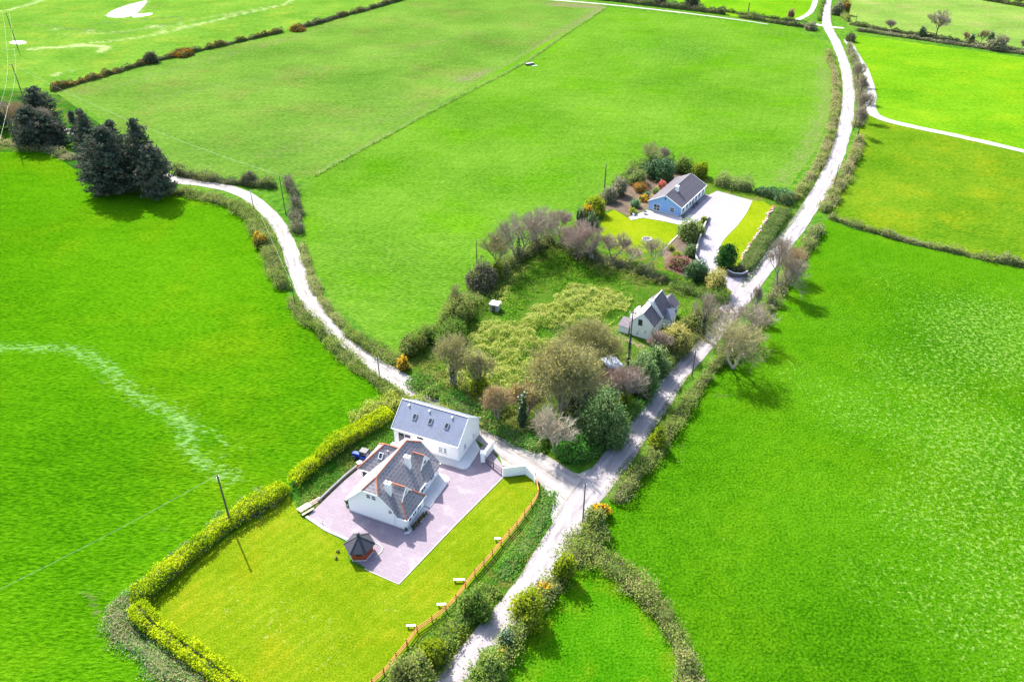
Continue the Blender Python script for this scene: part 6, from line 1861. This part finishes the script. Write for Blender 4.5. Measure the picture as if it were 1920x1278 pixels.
# ------------------------------------------------------------------ orange rail fence
fp = [(1003, 897), (1009, 929), (996, 950), (983, 967), (969, 987), (954, 1003), (939, 1021), (923, 1041), (907, 1059), (890, 1078), (872, 1101), (855, 1125), (836, 1145), (810, 1165), (782, 1184), (763, 1210), (743, 1234), (720, 1263), (698, 1283), (672, 1312)]
fg = px(*fp)
Fn = thing('rail_fence', 'orange stained post and rail fence curving along the house lawn above the road', 'fence', fg[0])
pm = MB()
pm.box(-.075, -.075, 0, .075, .075, 1.32)
pm.hexa([(-.075, -.075, 1.32), (.075, -.075, 1.32), (.075, .075, 1.32), (-.075, .075, 1.32)], [(-.03, -.03, 1.38), (.03, -.03, 1.38), (.03, .03, 1.38), (-.03, .03, 1.38)])
for i, q in enumerate(fg):
    loc = Vector((q[0] - fg[0][0], q[1] - fg[0][1], 0))
    if i == 0:
        post = pm.build('post', M['wood_red'], Fn)
    else:
        o = post.copy()
        C.objects.link(o)
        o.parent = Fn
        o.location = loc
    if i + 1 < len(fg):
        nx = Vector((fg[i + 1][0] - fg[0][0], fg[i + 1][1] - fg[0][1], 0))
        dd = (nx - loc).normalized()
        side = Vector((-dd.y, dd.x, 0)) * 0.1
        for z in (0.4, 0.78, 1.15):
            m = MB()
            m.plank(loc + side + Vector((0, 0, z)), nx + side + Vector((0, 0, z)), 0.06, 0.17)
            m.build('rail', M['wood_fence'], Fn)

# low white benches by the fence
for i, (bx, by, w, lab) in enumerate(((933, 1013, 1.0, 'low white bench against the rail fence, nearest to the white wall'), (861, 1090, 1.7, 'longest low white bench by the rail fence, second from the white wall'),
                                      (828, 1136, 1.3, 'low white bench against the rail fence, third from the white wall'), (771, 1176, 1.3, 'low white bench against the rail fence, farthest from the white wall'))):
    b = G(bx, by)
    t = thing('garden_bench', lab, 'bench', b, 0.03, 'low white benches along the rail fence')
    m = MB()
    m.box(-w / 2, -.16, .46, w / 2, .16, .54)
    m.build('seat', M['frame_white'], t)
    for s in (-1, 1):
        m = MB()
        m.box(s * (w / 2 - .2) - .04, -.12, 0, s * (w / 2 - .2) + .04, .12, .459)
        m.build('leg', M['wood_grey'], t)

# ------------------------------------------------------------------ poles and wires
def pole(label, bx, by, top, lean=0.0, arm=0.0, armrot=0.0, r=0.17, ivy=0.0, name='utility_pole', cap=True):
    b = G(bx, by)
    h = ZT(b, top)
    t = thing(name, label, 'pole', b, 0)
    m = MB()
    m.bar((0, 0, 0), (lean, 0, h), r, r * .7, 8)
    m.build('post', M['wood_grey'], t)
    if arm:
        m = MB()
        c, s = math.cos(armrot), math.sin(armrot)
        m.plank((lean - arm * c, -arm * s, h - .25), (lean + arm * c, arm * s, h - .25), .12, .14)
        a = m.build('crossarm', M['wood_post'], t)
        for k in (-.9, .9):
            m = MB()
            m.bar((lean + arm * c * k, arm * s * k, h - .18), (lean + arm * c * k, arm * s * k, h + .12), .09, .06, 8)
            m.build('insulator', M['ceramic'], a)
    elif cap:
        m = MB()
        m.bar((lean + .2, 0, h - .45), (lean + .2, 0, h - .2), .07, .05, 8)
        m.bar((lean - .2, 0, h - .75), (lean - .2, 0, h - .5), .07, .05, 8)
        m.build('insulator', M['ceramic'], t)
    if ivy:
        rg = np.random.default_rng(int(bx))
        n = 500
        z = rg.uniform(0, h * ivy, n)
        a = rg.uniform(0, 6.28, n)
        rad = rg.uniform(.15, .5, n) * (1.1 - z / h)
        P = np.stack([np.cos(a) * rad, np.sin(a) * rad, z], 1)
        V, F, R = cards(P, .32, rg)
        link('ivy', np_mesh('ivy', V, F, M['ivy'], R), t)
    return Vector((b[0] + lean, b[1], h))


T1 = pole('leaning brown utility pole rising from the golden hedge of the house lawn', 434, 985, 890)
T2 = pole('slender utility pole at the road junction, beside the flowering gorse', 1092, 985, 905, r=.13)
T3 = pole('short pole at the lane corner of the overgrown plot', 712, 708, 668, r=.13)
T4 = pole('thin pole on the outer verge of the lane bend', 478, 402, 355, r=.12)
T5 = pole('tall pole in the hedge corner inside the lane bend', 536, 402, 328, r=.15)
T6 = pole('tall pole at the field edge behind the bungalow garden', 1133, 360, 308, r=.2)
T7 = pole('pole on the road verge across from the derelict cottage', 1297, 706, 656, r=.14)
T8 = pole('ivy-clad black pole in front of the derelict cottage', 1177, 685, 585, r=.16, ivy=.62, arm=.7)
T9 = pole('thin pole at the roadside on the long bend, beside the olive field', 1563, 352, 308, r=.14)
T10 = pole('power pole with crossarm beyond the dark spruce at the far left', 43, 181, 120, arm=1.6, armrot=.5, r=.2)
T11 = pole('far power pole in the wet field at the top left, near the oval puddle', 34, 92, 25, arm=1.6, armrot=.5, r=.2)
T12 = pole('power pole with white insulators on its crossarm, nearest one at the left edge', 37, 285, 200, arm=1.6, armrot=.5, r=.2)
T13 = pole('thin pole between the far road and the side track', 1590, 101, 81, r=.16)
T14 = pole('dark pole at the roadside between the leafless trees', 1600, 245, 216, r=.18)
T15 = pole('thin pole in the far hedge near the crossroads', 1603, 47, 27, r=.16)
T16 = pole('stout dark pole in the hedge at the top of the picture', 1402, 28, 5, r=.35)
T17 = pole('thin grey pole standing in the field edge left of the spreading tree', 894, 492, 449, r=.13)
T18 = pole('short pole on the outer lane bank below the flowering gorse', 555, 580, 530, r=.13)


def wire(name, a, b, sag, label, group='overhead wires'):
    t = thing(name, label, 'cable', (a.x, a.y, 0), 0, group)
    m = MB()
    n = 18
    pts = []
    for i in range(n + 1):
        k = i / n
        p = a.lerp(b, k)
        p.z -= sag * 4 * k * (1 - k)
        pts.append(p - Vector((a.x, a.y, 0)))
    for p, q in zip(pts[:-1], pts[1:]):
        m.bar(p, q, .014, .014, 3)
    m.build('strand', M['wire'], t)


off = Vector((1.4 * math.cos(.5), 1.4 * math.sin(.5), 0))
far = Vector((-88, 70, 12))
for s, w_ in ((-1, 'left'), (1, 'right')):
    wire('power_line', T12 + off * s, T10 + off * s, 1.5, w_ + ' of two pale wires between the two power poles by the dark trees')
    wire('power_line', T10 + off * s, T11 + off * s, 1.0, w_ + ' of two pale wires crossing the wet field at the top left')
    wire('power_line', T12 + off * s, far + off * s, 2.0, w_ + ' of two pale wires down the left edge over the bright pasture')
wire('power_line', T1, Vector((-88, 52, 9.5)), 1.2, 'single pale wire from the leaning pole down over the left pasture')
wire('power_line', T5, T10, 3.0, 'thin wire crossing the thin field from the lane bend pole')
wire('power_line', T4, T18, 0.8, 'thin wire along the lane bend between two short poles')

# wire fence between the two fields
wf = smooth(px((592, 331), (700, 270), (870, 178), (985, 118), (1060, 66), (1137, 15)), 9.0)
Wf_ = thing('wire_fence', 'thin post and wire fence on a pale grass strip dividing the two big fields', 'fence', wf[0])
pm = MB()
pm.bar((0, 0, 0), (0, 0, 1.25), .09, .08, 5)
st = MB()
for i, q in enumerate(wf):
    loc = Vector((q[0] - wf[0][0], q[1] - wf[0][1], 0))
    if i == 0:
        post = pm.build('post', M['wood_post'], Wf_)
    else:
        o = post.copy()
        C.objects.link(o)
        o.parent = Wf_
        o.location = loc
    if i + 1 < len(wf):
        nx = Vector((wf[i + 1][0] - wf[0][0], wf[i + 1][1] - wf[0][1], 0))
        for z in (.5, 1.1):
            st.bar(loc + Vector((0, 0, z)), nx + Vector((0, 0, z)), .015, .015, 3)
st.build('strand', M['wire'], Wf_)
P = np.repeat(wf[:-1], 110, axis=0) + np.random.default_rng(9).uniform(0, 1, (110 * (len(wf) - 1), 1)) * np.repeat(np.diff(wf, axis=0), 110, axis=0)
P = P + RNG.normal(size=P.shape) * .45
V, F, R = cards(np.column_stack([P, RNG.uniform(.05, .45, len(P))]), .5, RNG)
o = link('fence_grass', np_mesh('fence_grass', V, F, M['verge_leaf'], R))
o["kind"] = "stuff"

# field trough and muddy corner
b = G(993, 122)
t = thing('water_trough', 'dark cattle trough on the fence line between the two big fields', 'trough', b, .5)
m = MB()
m.hexa([(-2.0, -.7, 0), (2.0, -.7, 0), (2.0, .7, 0), (-2.0, .7, 0)], [(-2.2, -.85, .9), (2.2, -.85, .9), (2.2, .85, .9), (-2.2, .85, .9)])
m.build('basin', M['stone_dark'], t)
m = MB()
m.box(-2.0, -.65, .902, 2.0, .65, .92)
m.build('water_surface', M['water'], t)
b = G(1003, 124)
t = thing('stone_slab', 'pale slab lying beside the dark trough', 'slab', b, .2)
m = MB()
m.hexa([(-1.2, -.5, 0), (1.3, -.4, 0), (1.1, .5, 0), (-1.3, .4, 0)], [(-1.1, -.4, .25), (1.2, -.3, .3), (1.0, .4, .3), (-1.2, .3, .22)])
m.build('block', M['concrete'], t)

# ------------------------------------------------------------------ yard things
b = G(681, 861)
t = thing('compact_tractor', 'small blue tractor with a glazed cab parked on the bank behind the white house', 'tractor', b, math.radians(158))
m = MB()
m.hexa([(.2, -.42, .55), (1.9, -.36, .55), (1.9, .36, .55), (.2, .42, .55)], [(.2, -.42, 1.35), (1.8, -.32, 1.2), (1.8, .32, 1.2), (.2, .42, 1.35)])
m.box(1.9, -.3, .5, 2.05, .3, 1.05)
m.build('bonnet', M['tractor_blue'], t)
m = MB()
m.box(-1.1, -.35, .5, .2, .35, .95)
m.build('chassis', M['metal_dark'], t)
m = MB()
m.hexa([(-1.15, -.62, .95), (.35, -.6, .95), (.35, .6, .95), (-1.15, .62, .95)], [(-1.0, -.58, 2.15), (.15, -.56, 2.15), (.15, .56, 2.15), (-1.0, .58, 2.15)])
cb = m.build('cab', M['glass'], t)
m = MB()
for x0, y0, x1, y1 in ((-1.17, -.64, -1.02, -.6), (.36, -.62, .16, -.58), (-1.17, .64, -1.02, .6), (.36, .62, .16, .58)):
    m.plank((x0, y0, .95), (x1, y1, 2.16), .08, .08, up=(1, 0, 0))
m.build('cab_frame', M['tractor_blue'], cb)
m = MB()
m.hexa([(-1.3, -.75, 2.16), (.4, -.72, 2.16), (.4, .72, 2.16), (-1.3, .75, 2.16)], [(-1.15, -.62, 2.36), (.25, -.6, 2.36), (.25, .6, 2.36), (-1.15, .62, 2.36)])
m.build('cab_roof', M['metal_dark'], t)
for s in (-1, 1):
    m = MB()
    m.hexa([(-1.25, s * .62, 1.05), (.05, s * .62, 1.05), (.05, s * .98, 1.05), (-1.25, s * .98, 1.05)], [(-1.0, s * .62, 1.42), (-.2, s * .62, 1.42), (-.2, s * .98, 1.38), (-1.0, s * .98, 1.38)])
    m.build('mudguard', M['tractor_blue'], t)
    for x, r, wd in ((-.6, .62, .36), (1.35, .42, .26)):
        m = MB()
        y = s * (.8 if x < 0 else .58)
        m.bar((x, y - wd / 2, r), (x, y + wd / 2, r), r, r, 18)
        w_ = m.build('wheel', M['rubber'], t)
        m = MB()
        m.bar((x, y - wd / 2 - .01, r), (x, y + wd / 2 + .01, r), r * .5, r * .5, 12)
        m.build('rim', M['metal_grey'], w_)
b = G(679, 870)
t = thing('storage_box', 'grey lidded box on the bank beside the blue tractor', 'box', b, math.radians(40))
m = MB()
m.box(-.9, -.4, 0, .9, .4, .7)
m.build('body', M['wood_grey'], t)
m = MB()
m.box(-.95, -.45, .702, .95, .45, .8)
m.build('lid', M['concrete'], t)

b = G(573, 957)
t = thing('picnic_table', 'pale timber picnic table with two benches at the left corner of the paved yard', 'picnic table', b, math.radians(44))
for k in range(5):
    m = MB()
    m.box(-1.1, -.42 + k * .175, .72, 1.1, -.42 + k * .175 + .14, .77)
    m.build('table_plank', M['wood_pale'], t)
for s in (-1, 1):
    for k in range(2):
        m = MB()
        m.box(-1.1, s * .85 - .17 + k * .18, .44, 1.1, s * .85 - .17 + k * .18 + .15, .49)
        m.build('seat_plank', M['wood_pale'], t)
for x in (-.8, .8):
    m = MB()
    m.plank((x, -1.0, .4), (x, 1.0, .4), .08, .1)
    m.plank((x, -.75, 0), (x, -.3, .71), .08, .1)
    m.plank((x, .75, 0), (x, .3, .71), .08, .1)
    m.build('trestle', M['wood_pale'], t)
b = G(588, 944)
t = thing('sleeper_edging', 'stack of pale timber sleepers along the yard edge behind the picnic table', 'edging', b, math.radians(44))
for k in range(3):
    m = MB()
    m.box(-1.2 + k * .1, -.3 + k * .22, k * .12, 1.4, -.1 + k * .22, .22 + k * .12)
    m.build('sleeper', M['wood_pale'], t)
lw = px((597, 941), (620, 919), (648, 893), (670, 875))
t = thing('yard_wall', 'low dark retaining wall with pale capping along the back of the yard', 'wall', lw[0])
strip('wall_panel', [(q[0] - lw[0][0], q[1] - lw[0][1]) for q in lw], .28, .45, M['yard'], parent=t, smooth_=False)
strip('coping', [(q[0] - lw[0][0], q[1] - lw[0][1]) for q in lw], .3, .5, M['yard'], z0=.452, parent=t, smooth_=False)

# rotary clothes dryer on the yard
b = G(607, 990)
t = thing('clothes_dryer', 'thin white rotary clothes dryer at the lower edge of the paved yard', 'clothes dryer', b)
m = MB()
m.bar((0, 0, 0), (0, 0, 1.9), .035, .03, 6)
m.build('mast', M['metal_grey'], t)
for k in range(4):
    a = math.pi / 4 + k * math.pi / 2
    m = MB()
    m.bar((0, 0, 1.3), (1.1 * math.cos(a), 1.1 * math.sin(a), 1.8), .02, .015, 4)
    m.build('arm', M['frame_white'], t)
m = MB()
for rr_ in (.5, .8, 1.1):
    for k in range(4):
        a, c = math.pi / 4 + k * math.pi / 2, math.pi / 4 + (k + 1) * math.pi / 2
        z = 1.3 + .5 * rr_ / 1.1
        m.bar((rr_ * math.cos(a), rr_ * math.sin(a), z), (rr_ * math.cos(c), rr_ * math.sin(c), z), .008, .008, 3)
m.build('line', M['wire'], t)

# bungalow details
b = G(1213, 449)
t = thing('stone_ring', 'round stone fire ring in the middle of the bungalow lawn', 'fire ring', b)
for k in range(14):
    a = 6.283 * k / 14
    m = MB()
    c, s = math.cos(a) * 1.25, math.sin(a) * 1.25
    q = RNG.uniform(.2, .3)
    m.hexa([(c - q, s - q, .03), (c + q, s - q, .03), (c + q, s + q, .03), (c - q, s + q, .03)], [(c - q * .6, s - q * .7, q * 1.3), (c + q * .7, s - q * .6, q * 1.2), (c + q * .6, s + q * .7, q * 1.4), (c - q * .7, s + q * .6, q * 1.3)])
    m.build('stone', M['stone'], t)
m = MB()
m.bar((0, 0, .03), (0, 0, .12), 1.0, .9, 14)
m.build('ash_bed', M['stone_dark'], t)
dw = px((1328, 407), (1325, 416), (1319, 430), (1311, 452), (1306, 470), (1304, 485), (1309, 497))
t = thing('drive_wall', 'low dark curving retaining wall along the bungalow driveway', 'wall', dw[0])
loc_ = [(q[0] - dw[0][0], q[1] - dw[0][1]) for q in dw]
strip('wall_panel', loc_, .35, 1.0, M['stone_dark'], parent=t)
strip('coping', loc_, .42, 1.08, M['stone'], z0=1.002, parent=t)
gw = px((1362, 512), (1375, 519), (1390, 520), (1400, 515))
t = thing('gateway_wall', 'low curved dark stone wall at the bungalow gateway below the cypress', 'wall', gw[0])
loc_ = [(q[0] - gw[0][0], q[1] - gw[0][1]) for q in gw]
strip('wall_panel', loc_, .4, 1.1, M['stone_dark'], parent=t)
strip('coping', loc_, .48, 1.18, M['concrete'], z0=1.102, parent=t)
rk = smooth(px((1450, 388), (1438, 408), (1425, 432), (1405, 462), (1390, 488)), .9)
t = thing('rock_edging', 'rough line of reddish boulders between the drive lawn and the clipped hedge', 'rockery', rk[0])
for i, q in enumerate(rk):
    m = MB()
    x, y = q[0] - rk[0][0] + RNG.normal() * .2, q[1] - rk[0][1] + RNG.normal() * .2
    s = RNG.uniform(.35, .6)
    J = lambda a: a * RNG.uniform(.6, 1.1)
    m.hexa([(x - J(s), y - J(s), 0), (x + J(s), y - J(s), 0), (x + J(s), y + J(s), 0), (x - J(s), y + J(s), 0)], [(x - J(s * .7), y - J(s * .7), J(s)), (x + J(s * .7), y - J(s * .7), J(s)), (x + J(s * .7), y + J(s * .7), J(s)), (x - J(s * .7), y + J(s * .7), J(s))])
    m.build('boulder', M['stone'] if i % 3 else M['terracotta'], t)
b = G(1209, 401)
t = thing('patio_table', 'dark round patio table beside the blue gable of the bungalow', 'table', b)
m = MB()
m.bar((0, 0, .7), (0, 0, .75), .75, .75, 14)
m.build('tabletop', M['metal_dark'], t)
m = MB()
m.bar((0, 0, 0), (0, 0, .699), .08, .06, 6)
m.bar((0, 0, 0), (0, 0, .06), .35, .3, 10)
m.build('pedestal', M['metal_dark'], t)
for i, (x, y) in enumerate(((1188, 404), (1276, 411), (1280, 409))):
    b = G(x, y)
    t = thing('planter', ('white planter at the left end of the bungalow patio', 'white planter at the front corner of the bungalow', 'dark planter at the front corner of the bungalow')[i], 'planter', b, 0, 'planters around the bungalow patio')
    m = MB()
    m.bar((0, 0, 0), (0, 0, .6), .32, .42, 10)
    m.build('pot', M['ceramic'] if i < 2 else M['pot'], t)
    r = np.random.default_rng(700 + i)
    V, F, R = cards(r.normal(size=(70, 3)) * .25 + np.array([0, 0, .85]), .22, r)
    link('foliage', np_mesh('foliage', V, F, M['laurel'], R), t)
for i, v in enumerate((8.3, 10.9)):
    q = Vector((1.0, v, 0))
    q.rotate(Matrix.Rotation(math.radians(-32), 3, 'Z'))
    t = thing('planter', ('dark planter left of the bungalow front door', 'dark planter right of the bungalow front door')[i], 'planter', (B0[0] + q.x, B0[1] + q.y, .1), 0, 'planters around the bungalow patio')
    m = MB()
    m.bar((0, 0, 0), (0, 0, .55), .3, .4, 10)
    m.build('pot', M['pot'], t)
    r = np.random.default_rng(710 + i)
    V, F, R = cards(r.normal(size=(70, 3)) * .25 + np.array([0, 0, .85]), .22, r)
    link('foliage', np_mesh('foliage', V, F, M['ivy'], R), t)

# far field gate
g0, g1 = G(1488, 41), G(1513, 44)
t = thing('field_gate', 'dark field gate by the far crossroads at the top', 'gate', g0, math.atan2(g1[1] - g0[1], g1[0] - g0[0]))
ln = math.dist(g0, g1)
for z in (.35, .65, .95, 1.25):
    m = MB()
    m.plank((0, 0, z), (ln, 0, z), .08, .16)
    m.build('bar', M['metal_dark'], t)
for x in (0, ln):
    m = MB()
    m.box(x - .12, -.12, 0, x + .12, .12, 1.5)
    m.build('post', M['wood_grey'], t)
